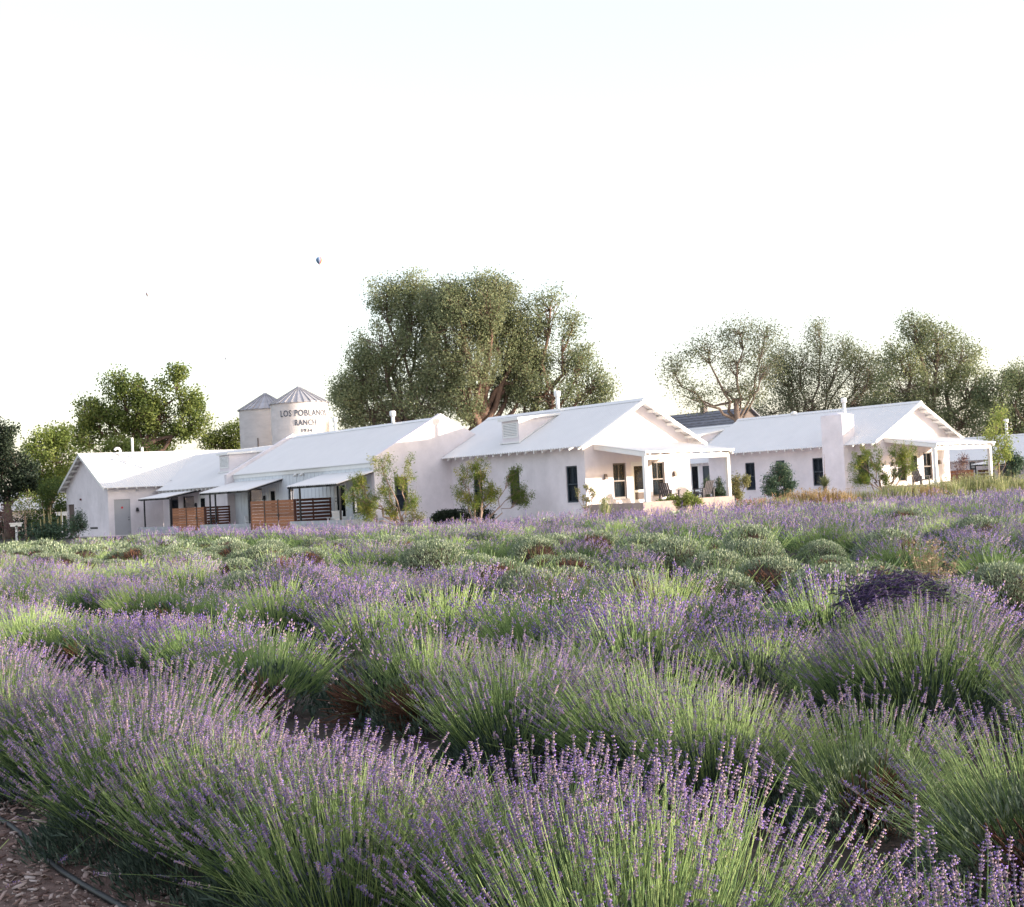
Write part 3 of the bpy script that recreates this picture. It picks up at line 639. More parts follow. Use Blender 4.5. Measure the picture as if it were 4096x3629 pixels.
lounge(rp(-5.7, 13.4, .0), YAW-math.pi*.25, CHAIRW, 'patio_chair', 'white wire chair on the right patio, left of the two there', WC, 1.0, True)
lounge(rp(-6.0, 12.2, .0), YAW+math.pi*.1, CHAIRW, 'patio_chair', 'white wire chair on the right patio, next to the white glazed door', WC, 1.0, True)
lounge(rp(-5.9, 22.6, .0), YAW+math.pi*.2, CHAIRW, 'patio_chair', 'white wire chair on the middle patio under the black sliding door', WC, .9, True)
lounge(rp(-6.1, 27.9, .0), YAW-math.pi*.3, CHAIRG, 'patio_chair', 'grey slatted patio chair against the dark red screen at left', 'grey slatted patio chairs', .95)
lounge(rp(-6.3, 31.3, .0), YAW-math.pi*.2, CHAIRW, 'patio_chair', 'pale patio chair at the left end of the farther cedar gate', WC, .9)
# --- far right house with its own patio
h4o = C2+VV*52+UV*8+np.array([0, 0, -.85]); ZO = -.85
h4 = tag(empty('far_house', tuple(h4o), YAW), 'low white house at the right edge seen past the right porch', 'house')
mb = MB(); wall_panel(mb, (0, -14), (0, 1), (1, 0), 26, -.2, 3.0, [(20.4, 20.9, 2.15, 2.75), (17.4, 18.3, .2, 2.35), (15.0, 16.2, .2, 2.3)]); mb.add([(0, 12, -.2), (6.6, 12, -.2), (6.6, 12, 3), (3.3, 12, 4.7), (0, 12, 3)], [(0, 1, 2, 3, 4)]); mb.obj('wall', STUCCO, h4)
window(h4, (0, -14), (0, 1), (1, 0), (20.4, 20.9, 2.15, 2.75), DARK, False); window(h4, (0, -14), (0, 1), (1, 0), (17.4, 18.3, .2, 2.35), DARK, False); window(h4, (0, -14), (0, 1), (1, 0), (15.0, 16.2, .2, 2.3), BLACK, False, False)
mb = MB(); corr(mb, -14, 13, -.6, 2.90, 3.3, 4.74); corr(mb, -14, 13, 7.2, 2.90, 3.3, 4.74); rf = mb.obj('roof', ROOF, h4); ridge_cap(rf, -14, 13, 3.3, 4.74, .47)
rafters(h4, (-.57, -.002), np.arange(-6, 12.5, .7), lambda x: 2.90+.472*(x+.6)-.05)
vent_pipe(h4, 3.3, 5.6, 4.7, 5.75, .12); vent_pipe(h4, 3.3, .3, 4.7, 5.5, .12)
r = tag(empty('patio_canopy', tuple(h4o), YAW), 'white lean-to canopy on black posts in front of the low house at the right edge', 'canopy', 'lean-to canopies over the patios')
mb = MB(); corr(mb, -3, 5.0, -2.6, 2.55, -.02, 2.86, .03); mb.obj('canopy_sheet', ROOF, r); bx('beam', BLACK, r, -2.4, -2.32, -2.9, 4.9, 2.41, 2.51)
for y in (4.8, 1.8, -.8): bx('post', BLACK, r, -2.4, -2.32, y-.04, y+.04, -.2, 2.41)
r = tag(empty('cedar_gate', tuple(h4o), YAW), 'reddish board fence behind the right porch in front of the far low house', 'fence', 'cedar board gates')
for k in range(8):
    for (a, b) in ((4.9, 6.6), (6.62, 8.3)): MB().box(-2.52, -2.48, a, b, .1+k*.26, .1+k*.26+.245).obj('plank', CEDAR, r)
r = tag(empty('slatted_screen', tuple(h4o), YAW), 'dark red slatted screen behind the young yellow-green tree', 'screen', 'dark slatted patio screens')
for k in range(8): MB().box(-2.4, -.3, 4.55, 4.59, .1+k*.26, .1+k*.26+.20).obj('slat', REDW, r)
# --- tile roofed house behind, its courses built one by one
tp = at(3005, 1630, 112); T0 = np.array([tp[0], tp[1], 0])
th_ = tag(empty('tile_house', tuple(T0), YAW), 'dark grey tile-roofed house with a brick chimney behind the elm', 'house')
zr = tp[2]; nc = 12
mb = MB(); mb.box(-3.6, 3.6, .3, 16, -.3, zr-2.7); mb.prism([(-3.6, zr-2.7), (3.6, zr-2.7), (0, zr-.1)], 'y', .3, 16); mb.obj('wall', BRICK, th_)
for k in range(nc):
    x = -4.2+k*4.2/nc; z = zr-3.0+k*3.0/nc
    t = MB(); nn = 54; vs = []
    for i in range(nn+1):
        y = i*16.3/nn; o = .03*math.sin(i*2.1)
        vs += [(x-.03, y, z-.01+o*.5), (x-.03, y, z+.07+o), (x+4.2/nc+.05, y, z+3.0/nc+.02+o*.4)]
    t.add(vs, [f for i in range(nn) for f in ((3*i, 3*i+3, 3*i+4, 3*i+1), (3*i+1, 3*i+4, 3*i+5, 3*i+2))]); t.obj('tile_course', TILE, th_)
MB().prism([(0, zr-.06), (4.2, zr-3.06), (4.2, zr-2.95), (0, zr+.05)], 'y', 0, 16.3).obj('rear_roof', TILE, th_)
MB().box(-.25, .2, 5.3, 5.75, zr-.8, zr+.5).box(-.30, .25, 5.25, 5.8, zr+.5, zr+.6).obj('chimney', BRICK, th_)
# --- small house far left
lp = at(60, 1968, 125)
h5 = tag(empty('far_house', (lp[0], lp[1], 0), YAW-1.45), 'small pale-roofed house among trees at the far left edge', 'house')
mb = MB(); corr(mb, -9, 5.2, -3.3, lp[2]-1.75, 0, lp[2]); corr(mb, -9, 5.2, 3.3, lp[2]-1.75, 0, lp[2]); mb.obj('roof', ROOF, h5)
mb = MB(); mb.box(-2.8, 2.8, -8.5, 4.8, -.4, lp[2]-1.6); mb.prism([(-2.8, lp[2]-1.6), (2.8, lp[2]-1.6), (0, lp[2]-.1)], 'y', -8.5, 4.8); mb.obj('wall', STUCCO, h5)
MB().box(-.3, .3, 4.0, 4.7, lp[2]-.6, lp[2]+.75).obj('chimney', STUCCO, h5)
bx('window', DARK, h5, -2.84, -2.805, -1.0, .2, .6, 1.8)
# --- white sign posts
def sign_post(px, py, d, h, label):
    b = at(px, py, d); z0 = ground_z(b[0], b[1]); r = tag(empty('sign_post', (b[0], b[1], z0), .25), label, 'sign post', 'white wooden sign posts')
    bx('post', TRIM, r, -.06, .06, -.05, .05, 0, h-.02); MB().box(-.34, .34, -.09, -.052, h-.24, h-.08).obj('board', TRIM, r); bx('cap', TRIM, r, -.40, .40, -.11, .11, h-.07, h)
sign_post(66, 2142, 84, 1.2, 'white T-shaped sign post at the far left edge of the field'); sign_post(250, 2140, 88, 1.75, 'white T-shaped sign post beside the tall mullein spikes')

# ------------------------------------------------------------------ silos
def silo(px, d, ztop, zapex, R, label, text=False):
    b = at(px, 1900, d); r = tag(empty('grain_silo', (b[0], b[1], 0)), label, 'silo', 'concrete grain silos')
    mb = MB(); n = 64; rows = np.linspace(0, ztop, 25); vs = []
    for i, z in enumerate(rows):
        for k in range(n):
            q = 2*math.pi*k/n; rr = R+(.012 if i % 2 else 0); vs.append((rr*math.cos(q), rr*math.sin(q), z))
    fs = [(i*n+k, i*n+(k+1) % n, (i+1)*n+(k+1) % n, (i+1)*n+k) for i in range(len(rows)-1) for k in range(n)]
    MB().add(vs, fs).obj('wall', SILO, r, True)
    MB().tube([(0, 0, ztop-.06), (0, 0, ztop+.02)], [R+.05, R+.05], 64).obj('rim', TIN, r)
    m = 28; src = None; ro = R+.16; h = zapex-ztop
    for k in range(m):
        if src is None:
            a0, a1 = -math.pi/m, math.pi/m; e = .16
            P = lambda a, rr, z: (rr*math.cos(a), rr*math.sin(a), z)
            q = MB(); q.add([P(a0, ro, ztop-.06), P(a1, ro, ztop-.06), P(a1, e, zapex-.05), P(a0, e, zapex-.05)], [(0, 1, 2, 3)])
            q.hexa([P(a1-.018, ro, ztop-.05), P(a1+.018, ro, ztop-.05), P(a1+.1, e, zapex-.05), P(a1-.1, e, zapex-.05), P(a1-.018, ro, ztop+.02), P(a1+.018, ro, ztop+.02), P(a1+.1, e, zapex-.0), P(a1-.1, e, zapex-.0)])
            src = q.obj('roof_panel', TIN, r)
        else: inst(src, r, (0, 0, 0), 2*math.pi*k/m)
    MB().tube([(0, 0, zapex-.10), (0, 0, zapex+.02), (0, 0, zapex+.06)], [.24, .2, .05], 12).obj('roof_cap', TIN, r)
    MB().tube([(R*math.sin(-.16)-.0, -R*math.cos(-.16)-.06, ztop-4.2), (R*math.sin(-.16), -R*math.cos(-.16)-.06, ztop-2.6)], .05, 6).obj('pipe', BRICK, r) if not text else None
    if text:
        view = math.atan2(-b[1], -b[0])     # direction from the silo to the camera
        for s, size, z, cen, arc in (('LOS POBLANOS', .72, 8.38, .20, 1.80), ('RANCH', .66, 7.62, .20, .74), ('1934', .40, 7.06, .23, .36)):
            cu = bpy.data.curves.new('lettering', 'FONT'); cu.body = s; cu.size = size; cu.extrude = .012; cu.offset = .004; cu.space_character = 1.1; cu.align_x = 'CENTER'; cu.resolution_u = 3
            to = bpy.data.objects.new('tmp', cu); me = bpy.data.meshes.new_from_object(to); bpy.data.objects.remove(to)
            co = np.empty(len(me.vertices)*3, np.float32); me.vertices.foreach_get('co', co); co = co.reshape(-1, 3)
            x0, x1 = co[:, 0].min(), co[:, 0].max()
            th = cen+(co[:, 0]-(x0+x1)/2)/(x1-x0)*arc
            rr = R+.03+co[:, 2]; a = view+th
            co = np.stack([rr*np.cos(a), rr*np.sin(a), z+co[:, 1]], 1)
            me.vertices.foreach_set('co', co.astype(np.float32).ravel()); me.update(); me.materials.clear(); me.materials.append(PAINT)
            link('lettering', me, r)['label'] = 'black painted words '+s
silo(1075, 118.5, 9.78, 11.22, 2.34, 'plain concrete grain silo with tin cone roof, standing behind the lettered one')
silo(1210, 110, 9.56, 10.92, 2.33, 'concrete grain silo with tin cone roof and black painted ranch lettering', True)

# ------------------------------------------------------------------ foliage generators
def unit(v): return v/(np.linalg.norm(v, axis=-1, keepdims=True)+1e-9)
def leaf_cards(P, size, tint, droop=0.0, aspect=0.55):
    """one quad per point, random orientation"""
    n = len(P); d = unit(RNG.normal(size=(n, 3))); d[:, 2] -= droop; d = unit(d)
    s = unit(np.cross(d, unit(RNG.normal(size=(n, 3))))); L = (size*RNG.uniform(.6, 1.35, n))[:, None]; w = L*aspect
    V = np.stack([P-d*L*.5, P+s*w*.5, P+d*L*.5, P-s*w*.5], 1).reshape(-1, 3)
    F = np.arange(4*n).reshape(n, 4)
    return V, F, np.repeat(tint, 4)
def curve(a, b, k, wob, bow=(0, 0, 0)):
    t = np.linspace(0, 1, k)[:, None]; L = np.linalg.norm(b-a)
    p = a*(1-t)+b*t; p += np.array(bow)*(4*t*(1-t))
    nz = RNG.normal(0, wob*L, (k, 3)); nz[0] = 0; nz[-1] = 0
    return p+nz
BT = 'large trees standing behind the houses'
def tree(name, label, cat, base, lobes, leafm, barkm, r0=0.35, nsub=26, ncl=5, nleaf=12, lsize=.2, crad=.5, droop=.2, hang=0.0, group=None, fork=0.35, tint=(0, 1), wob=.05, trunks=1, flat=1.0, aspect=.55, bare=0):
    """tapered trunk and limbs reaching into every lobe (centre, radii), twigs and leaf clusters through the lobe's volume"""
    base = np.array(base, float); r = tag(empty(name, tuple(base)), label, cat, group)
    if group == BT:
        nsub = int(nsub*1.15); ncl = ncl+2; lsize *= 1.0; crad *= .78; lobes = [(c, tuple(q*1.12 for q in rd)) for c, rd in lobes]
    mb = MB(); Pts = []; Tn = []
    cen = np.mean([l[0] for l in lobes], 0); low = min(l[0][2]-l[1][2] for l in lobes)
    fz = base[2]+max(.25*(cen[2]-base[2]), (low-base[2])*.8)*(1+fork)
    fp = np.array([base[0]*.5+cen[0]*.5, base[1]*.6+cen[1]*.4, fz])
    tr = curve(base, fp, 6, .018); 
    if trunks == 1: mb.tube(tr-base, np.linspace(r0*1.25, r0*.8, 6), 8)
    for li, (c, rad) in enumerate(lobes):
        c = np.array(c, float); rad = np.array(rad, float)
        if trunks > 1: st = base+np.array([RNG.normal(0, r0*2), RNG.normal(0, r0*2), 0])
        else: st = tr[RNG.integers(3, 6)]
        d = c-st; lim = curve(st, c-np.array([0, 0, rad[2]*.3]), 7, wob*.7, (0, 0, .0 if trunks > 1 else -.06*np.linalg.norm(d)))
        rl = r0*(.62 if trunks == 1 else 1)*min(1, .45+rad.mean()/4.0) if trunks == 1 else r0
        mb.tube(lim-base, np.linspace(rl, max(rl*.35, .012), 7), 6, False)
        ns = max(6, int(nsub*min(2.0, (rad[0]*rad[2])**.5/2.2))) if trunks == 1 else nsub
        g = unit(RNG.normal(size=(ns, 3)))*RNG.uniform(.45, 1.0, (ns, 1))**.6
        ends = c+g*rad
        for e in ends:
            s = lim[RNG.integers(5, 7) if group == BT else RNG.integers(4, 7)]
            k = curve(s, e, 5, wob, (0, 0, .08*np.linalg.norm(e-s)))
            mb.tube(k-base, np.linspace(min(max(rl*.2, .008), .045), min(max(rl*.05, .004), .012), 5), 4, False)
            if RNG.random() < bare: continue
            tb = RNG.uniform()
            for j in range(ncl):
                t = RNG.uniform(.6, 1.05) if group == BT else RNG.uniform(.38, 1.06); i = min(int(t*4), 3); f = t*4-i
                q = k[i]*(1-f)+k[i+1]*f
                m_ = max(3, int(nleaf*RNG.uniform(.5, 1.4))); o = np.clip(RNG.normal(0, 1, (m_, 3)), -1.7, 1.7)*crad; o[:, 2] = o[:, 2]*flat-hang*np.abs(RNG.normal(0, 1, m_))
                Pts.append(q+o); Tn.append(np.clip(tb*.7+.3*RNG.uniform(0, 1, m_), 0, 1))
    P = np.concatenate(Pts)-base; T = np.concatenate(Tn); T = tint[0]+(tint[1]-tint[0])*T
    mb.obj('trunk', barkm, r, True)
    V, F, T4 = leaf_cards(P, np.full(len(P), lsize), T, droop, aspect)
    link('crown', np_mesh('crown', V, F, [leafm], tint=T4), r)
    return r
ELM = leafmat('elm_leaf', [(0.11, 0.145, 0.080), (0.225, 0.26, 0.135), (0.37, 0.385, 0.225)], .45)
ELMB = leafmat('elm_leaf_brown', [(0.095, 0.12, 0.066), (0.165, 0.19, 0.105), (0.27, 0.27, 0.175)], .45)
COTT = leafmat('cottonwood_leaf', [(0.08, 0.12, 0.034), (0.175, 0.22, 0.06), (0.31, 0.34, 0.10)], .45)
LIME = leafmat('yellow_green_leaf', [(0.14, 0.19, 0.05), (0.25, 0.31, 0.08), (0.36, 0.40, 0.12)], .4)
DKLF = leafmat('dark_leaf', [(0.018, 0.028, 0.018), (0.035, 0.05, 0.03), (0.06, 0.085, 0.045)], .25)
WILL = leafmat('desert_willow_leaf', [(0.085, 0.14, 0.035), (0.17, 0.22, 0.045), (0.40, 0.35, 0.06)], .4)
PLUM = leafmat('plum_leaf', [(0.05, 0.03, 0.03), (0.11, 0.06, 0.06), (0.18, 0.10, 0.09)], .3)
SAGE = leafmat('rosemary_leaf', [(0.035, 0.065, 0.042), (0.065, 0.11, 0.065), (0.11, 0.16, 0.09)], .2)
OLIV = leafmat('pale_olive_leaf', [(0.14, 0.15, 0.06), (0.24, 0.24, 0.10), (0.32, 0.29, 0.14)], .35)
def L_(d, lst):
    out = []
    for t in lst:
        px, py, rx, ry = t[:4]; dd = t[4] if len(t) > 4 else 0
        k = MPX(d+dd); out.append((at(px, py, d+dd), (rx*k, (rx+ry)*.5*k, ry*k)))
    return out
def gb(px, d):
    b = at(px, 2000, d); return (b[0], b[1], float(ground_z(b[0], b[1])))
BT = 'large trees standing behind the houses'
tree('elm_tree', 'dense dark green elm, left part of the big clump behind the silos', 'tree', gb(1640, 116),
     L_(116, [(1480, 1620, 130, 120), (1600, 1500, 150, 130, 2), (1450, 1500, 90, 80), (1530, 1370, 130, 100, -1), (1610, 1200, 130, 95, 1), (1540, 1170, 80, 60), (1710, 1600, 130, 120, -2), (1400, 1610, 70, 90), (1660, 1330, 90, 80, 2), (1570, 1660, 120, 60, 3), (1720, 1290, 70, 80, 2), (1720, 1440, 80, 80, 1), (1380, 1560, 60, 70), (1450, 1420, 60, 60), (1660, 1130, 60, 50)]), ELM, BARK, .42, 34, 6, 15, .19, .50, .3, .25, BT, tint=(.1, 1))
tree('elm_tree', 'tallest elm at the centre of the big clump with reddish forked trunk', 'tree', gb(1945, 113),
     L_(113, [(1900, 1175, 150, 85), (2000, 1220, 120, 110, 1), (1840, 1310, 140, 110, -1), (2030, 1370, 100, 110, 1), (1770, 1430, 120, 110), (1900, 1440, 120, 80, -2), (1860, 1580, 110, 80, -1), (1760, 1560, 90, 80, 2), (2010, 1540, 80, 70, 2), (1780, 1240, 70, 60, 2), (1740, 1190, 80, 70, 1), (1960, 1150, 110, 65), (1800, 1140, 70, 45), (2110, 1400, 75, 80, 1), (2100, 1520, 70, 60), (2060, 1300, 80, 85, 1), (1830, 1210, 90, 70, -2), (1950, 1230, 90, 80, -2), (2080, 1450, 70, 80, 2), (1940, 1320, 90, 80)]), ELM, BARKR, .55, 32, 6, 14, .20, .50, .4, .35, BT, tint=(.25, 1))
tree('elm_tree', 'elm leaning right on the right of the big clump with an open airy top', 'tree', gb(2060, 114),
     L_(114, [(2200, 1220, 110, 70), (2290, 1290, 60, 60), (2150, 1330, 70, 50), (2250, 1430, 120, 75, 1), (2350, 1530, 100, 90), (2210, 1570, 130, 90, -1), (2080, 1560, 110, 90, 1), (2410, 1600, 50, 45), (2300, 1640, 130, 50, 2), (2130, 1440, 70, 70, 2), (2400, 1520, 60, 60), (2330, 1420, 60, 50), (2180, 1660, 110, 60, 1)]), ELM, BARKR, .42, 26, 5, 13, .19, .48, .3, .25, BT, tint=(.1, .9))
tree('elm_tree', 'sparse open elm with visible bare limbs above the dark tiled roof', 'tree', gb(2985, 103),
     L_(103, [(2960, 1320, 110, 50), (3060, 1335, 70, 50), (2830, 1390, 100, 70), (2700, 1480, 60, 70), (2770, 1580, 70, 55), (2950, 1430, 90, 60, 1), (3060, 1460, 80, 60), (2900, 1550, 80, 50), (3010, 1560, 70, 50)]), ELMB, BARK, .25, 40, 6, 8, .15, .55, .3, .15, BT, wob=.05, bare=.12)
tree('elm_tree', 'twiggy brownish elm between the open elm and the tall right-hand elm', 'tree', gb(3170, 124),
     L_(124, [(3200, 1450, 100, 80), (3280, 1330, 55, 60), (3330, 1490, 110, 80), (3440, 1460, 90, 70, 2), (3250, 1590, 130, 70, -1), (3410, 1600, 120, 70), (3150, 1560, 90, 70, 1), (3500, 1560, 90, 80, 2), (3090, 1640, 110, 50, 2), (3120, 1410, 70, 70), (3110, 1490, 80, 70), (3380, 1400, 70, 60, 1), (3480, 1480, 80, 80, 1), (3520, 1660, 110, 60), (3330, 1660, 130, 50, 1)]), ELMB, BARK, .26, 34, 6, 11, .16, .55, .3, .25, BT, bare=.08)
tree('elm_tree', 'tall rounded elm behind the chimney gable on the right', 'tree', gb(3750, 119),
     L_(119, [(3660, 1295, 80, 50), (3750, 1340, 105, 75), (3600, 1420, 105, 75), (3840, 1420, 105, 95, 1), (3880, 1540, 95, 105), (3620, 1540, 120, 95, -1), (3740, 1490, 105, 85, 1), (3560, 1600, 100, 75), (3700, 1650, 120, 75, -1), (3850, 1670, 110, 70)]), ELM, BARK, .5, 30, 6, 14, .19, .48, .3, .25, BT, tint=(.05, .9))
tree('elm_tree', 'dusky grey-green elm cut off by the right edge', 'tree', gb(4040, 116),
     L_(116, [(4000, 1540, 80, 70), (4080, 1500, 75, 65), (4150, 1560, 100, 100), (3960, 1650, 80, 80), (4060, 1660, 110, 80, 1), (4220, 1620, 100, 100), (3930, 1590, 60, 60, 1), (3960, 1720, 90, 50, 1), (4100, 1720, 110, 50)]), ELM, BARK, .45, 28, 6, 14, .18, .48, .3, .3, BT, tint=(0, .55))
tree('cottonwood_tree', 'big leafy cottonwood behind the roof pipes at left', 'tree', gb(610, 128),
     L_(128, [(490, 1535, 85, 60), (600, 1560, 105, 65), (710, 1490, 45, 28), (770, 1600, 60, 65), (540, 1640, 120, 65), (420, 1650, 90, 50), (350, 1650, 70, 60), (650, 1670, 110, 60), (760, 1690, 85, 55), (330, 1740, 60, 60), (480, 1720, 110, 55, 1), (660, 1750, 120, 45, 2)]), COTT, BARKR, .42, 28, 5, 12, .28, .48, .15, .1, BT, bare=.05)
tree('cottonwood_tree', 'pale yellow-green tree between the dark tree and the left gable', 'tree', gb(190, 118),
     L_(118, [(225, 1725, 60, 38), (160, 1780, 80, 55), (235, 1830, 80, 75), (140, 1890, 75, 70), (255, 1920, 60, 60), (180, 1960, 80, 50)]), LIME, BARKR, .3, 28, 6, 13, .24, .45, .15, .1, BT)
tree('cottonwood_tree', 'small light green tree showing over the left roof below the cottonwood', 'tree', gb(500, 119),
     L_(119, [(475, 1770, 55, 45), (560, 1800, 70, 35), (430, 1810, 60, 30)]), LIME, BARKR, .2, 26, 6, 12, .2, .4, .15, 0, BT, tint=(0, .55))
tree('cottonwood_tree', 'rounded bright green tree left of the silos', 'tree', gb(900, 132),
     L_(132, [(920, 1740, 60, 50), (970, 1715, 35, 45), (840, 1760, 60, 40), (900, 1780, 90, 35)]), COTT, BARKR, .25, 26, 6, 13, .22, .42, .15, 0, BT, tint=(.3, 1))
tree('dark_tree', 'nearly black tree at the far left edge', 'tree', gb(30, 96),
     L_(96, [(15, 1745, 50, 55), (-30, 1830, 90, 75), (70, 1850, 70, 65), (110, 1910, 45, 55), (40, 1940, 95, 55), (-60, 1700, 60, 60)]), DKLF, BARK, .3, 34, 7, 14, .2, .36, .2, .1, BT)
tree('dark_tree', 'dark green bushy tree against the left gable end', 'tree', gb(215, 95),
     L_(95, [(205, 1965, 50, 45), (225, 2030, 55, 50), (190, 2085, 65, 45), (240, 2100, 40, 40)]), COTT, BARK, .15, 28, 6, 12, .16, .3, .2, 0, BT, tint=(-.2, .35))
tree('plum_shrub', 'dark purple-leaved shrub at the left edge below the dark tree', 'shrub', gb(10, 90), L_(90, [(5, 2040, 45, 50), (-30, 2090, 60, 50), (30, 2100, 40, 40)]), PLUM, BARK, .06, 24, 5, 10, .13, .22, .1)
tree('young_tree', 'thin young tree with a straight pale trunk left of the mullein', 'tree', gb(100, 86), L_(86, [(95, 2010, 50, 40), (110, 1980, 40, 30), (60, 2030, 35, 25), (120, 2040, 35, 25)]), COTT, TWIG, .06, 12, 4, 6, .14, .25, .1, wob=.06)
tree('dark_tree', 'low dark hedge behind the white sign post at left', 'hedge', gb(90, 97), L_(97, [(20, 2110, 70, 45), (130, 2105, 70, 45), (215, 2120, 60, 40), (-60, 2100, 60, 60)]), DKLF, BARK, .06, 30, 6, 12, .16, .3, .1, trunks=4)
# garden trees and shrubs close to the houses
DW = 'desert willows planted by the house walls'
def dwillow(label, px, py, d, lst, tint=(0, 1), r0=.035):
    tree('desert_willow', label, 'tree', gb(px, d), L_(d, lst), WILL, TWIG, r0*1.3, 15, 5, 17, .125, .085, .5, .14, DW, trunks=3, tint=tint, aspect=.2, wob=.07)
dwillow('desert willow with yellow leaves at the corner of the parapet gable wall', 1610, 2080, 61.5, [(1530, 1850, 65, 50), (1630, 1880, 65, 70), (1410, 1960, 55, 50), (1480, 1990, 55, 60), (1450, 2040, 45, 30), (1640, 1990, 45, 60), (1560, 2030, 30, 40), (1550, 1940, 50, 40), (1425, 1915, 45, 30)])
dwillow('desert willow with upright yellow-green crown before the first dormered-house window', 1912, 2083, 63.0, [(1870, 1880, 50, 50), (1920, 1860, 40, 40), (1850, 1950, 45, 60), (1935, 1960, 55, 50), (1895, 1990, 45, 40), (1975, 1950, 30, 50)])
dwillow('desert willow branch sweeping over the tall middle window', 1935, 2083, 63.2, [(2065, 1885, 35, 30), (2075, 1950, 35, 40), (2105, 1975, 32, 38)], (0, .6), .022)
dwillow('desert willow with two airy crowns in front of the right porch', 3545, 1975, 72, [(3440, 1830, 50, 40), (3480, 1800, 55, 35), (3420, 1880, 35, 50), (3460, 1910, 30, 40), (3500, 1850, 45, 40), (3590, 1800, 50, 40), (3630, 1790, 40, 40), (3600, 1860, 45, 50), (3640, 1850, 30, 50), (3540, 1900, 25, 35)], (0, .75))
tree('young_tree', 'slim yellow-green young tree standing right of the right porch', 'tree', gb(3998, 80), L_(80, [(4005, 1640, 26, 26), (3985, 1690, 36, 25), (3995, 1740, 62, 38), (3950, 1735, 40, 25), (4020, 1760, 50, 35), (3990, 1800, 45, 28), (3975, 1845, 40, 22), (4030, 1820, 30, 20)]), LIME, TWIG, .055, 14, 5, 12, .13, .19, .1, 0, wob=.06, tint=(.15, 1))
tree('upright_shrub', 'vase-shaped green shrub at the right edge before the far house', 'shrub', gb(4052, 86), L_(86, [(4040, 1830, 18, 40), (4065, 1850, 20, 50), (4050, 1870, 25, 45), (4025, 1800, 12, 25), (4078, 1845, 12, 35)]), SAGE, TWIG, .03, 18, 5, 10, .12, .12, -.3, 0, trunks=3)
tree('plum_shrub', 'reddish brown open shrub seen beyond the right porch corner', 'shrub', gb(3845, 84), L_(84, [(3840, 1870, 30, 40), (3860, 1910, 35, 30), (3835, 1930, 30, 35), (3850, 1830, 18, 30)]), PLUM, TWIG, .025, 14, 4, 7, .09, .16, .1, 0, trunks=3, tint=(.3, 1))
tree('rosemary_bush', 'upright dark green rosemary, left one of the pair at the porch end', 'shrub', gb(2830, 64), L_(64, [(2828, 1940, 18, 38), (2822, 1965, 20, 28)]), SAGE, TWIG, .02, 26, 6, 12, .07, .06, -.6, 0, 'rosemary bushes at the porch end', trunks=4, aspect=.3)
tree('rosemary_bush', 'upright dark green rosemary, right one of the pair, beside the porch post', 'shrub', gb(2880, 64), L_(64, [(2878, 1940, 22, 40), (2885, 1970, 26, 26), (2862, 1965, 18, 28)]), SAGE, TWIG, .02, 26, 6, 12, .07, .06, -.6, 0, 'rosemary bushes at the porch end', trunks=4, aspect=.3)
tree('olive_shrub', 'small pale olive-green tree right of the middle porch post', 'shrub', gb(2945, 65), L_(65, [(2942, 1920, 20, 25), (2935, 1955, 24, 28), (2985, 1920, 14, 14), (2955, 1975, 18, 20)]), OLIV, TWIG, .02, 14, 5, 10, .09, .10, .1, 0, trunks=2)
tree('oleander_shrub', 'big rounded dark green oleander in front of the right house wall', 'shrub', gb(3115, 69), L_(69, [(3120, 1880, 40, 30), (3090, 1920, 42, 30), (3140, 1905, 28, 28), (3080, 1960, 40, 26), (3130, 1975, 40, 22), (3160, 1940, 22, 14)]), SAGE, TWIG, .03, 26, 6, 12, .10, .11, -.1, 0, trunks=5, tint=(0, .8), aspect=.35)
tree('green_shrub', 'bright leafy green plants in front of the middle porch', 'shrub', gb(2740, 60.5), L_(60.5, [(2690, 2000, 22, 16), (2750, 1990, 26, 24), (2720, 2010, 40, 16), (2650, 2015, 24, 16), (2785, 2010, 20, 14)]), COTT, TWIG, .012, 16, 5, 10, .10, .10, -.1, 0, trunks=5, tint=(.3, 1))
tree('dark_shrub', 'low dark green rounded shrub at the foot of the parapet gable', 'shrub', gb(1790, 65), L_(65, [(1770, 2065, 28, 22), (1820, 2060, 30, 22), (1745, 2075, 14, 14)]), DKLF, TWIG, .02, 34, 6, 14, .09, .10, 0, 0, trunks=5)
tree('dark_shrub', 'low dark leafy shrub under the upright desert willow', 'shrub', gb(1890, 64.2), L_(64.2, [(1860, 2060, 28, 30), (1920, 2040, 34, 34), (1950, 2060, 22, 24)]), DKLF, TWIG, .02, 20, 5, 9, .09, .12, 0, 0, trunks=5, tint=(.3, 1))
tree('brown_shrub', 'thin brownish red shrub right of the corner willow', 'shrub', gb(1665, 61.5), L_(61.5, [(1650, 2050, 26, 40), (1675, 2075, 26, 22), (1640, 2090, 24, 20)]), OLIV, TWIG, .012, 18, 4, 7, .07, .12, -.2, 0, trunks=5, tint=(-.3, .4))
tree('gray_shrub', 'airy grey-green shrub in front of the service house gable', 'shrub', gb(305, 85), L_(85, [(300, 2085, 28, 32), (320, 2065, 18, 22), (290, 2115, 26, 20), (330, 2100, 16, 24)]), SAGE, TWIG, .02, 18, 5, 8, .09, .16, -.2, 0, trunks=5)
tree('flowering_stalk', 'spindly stalk with rusty seed heads at the corner of the dormered house', 'plant', gb(2345, 59.5), L_(59.5, [(2345, 1945, 8, 10), (2365, 1960, 10, 8), (2330, 1985, 10, 10), (2350, 2000, 10, 10), (2345, 2030, 20, 16), (2310, 1960, 8, 8), (2375, 1975, 8, 8)]), OLIV, TWIG, .01, 5, 4, 8, .07, .06, 0, 0, trunks=3, tint=(.1, .9))
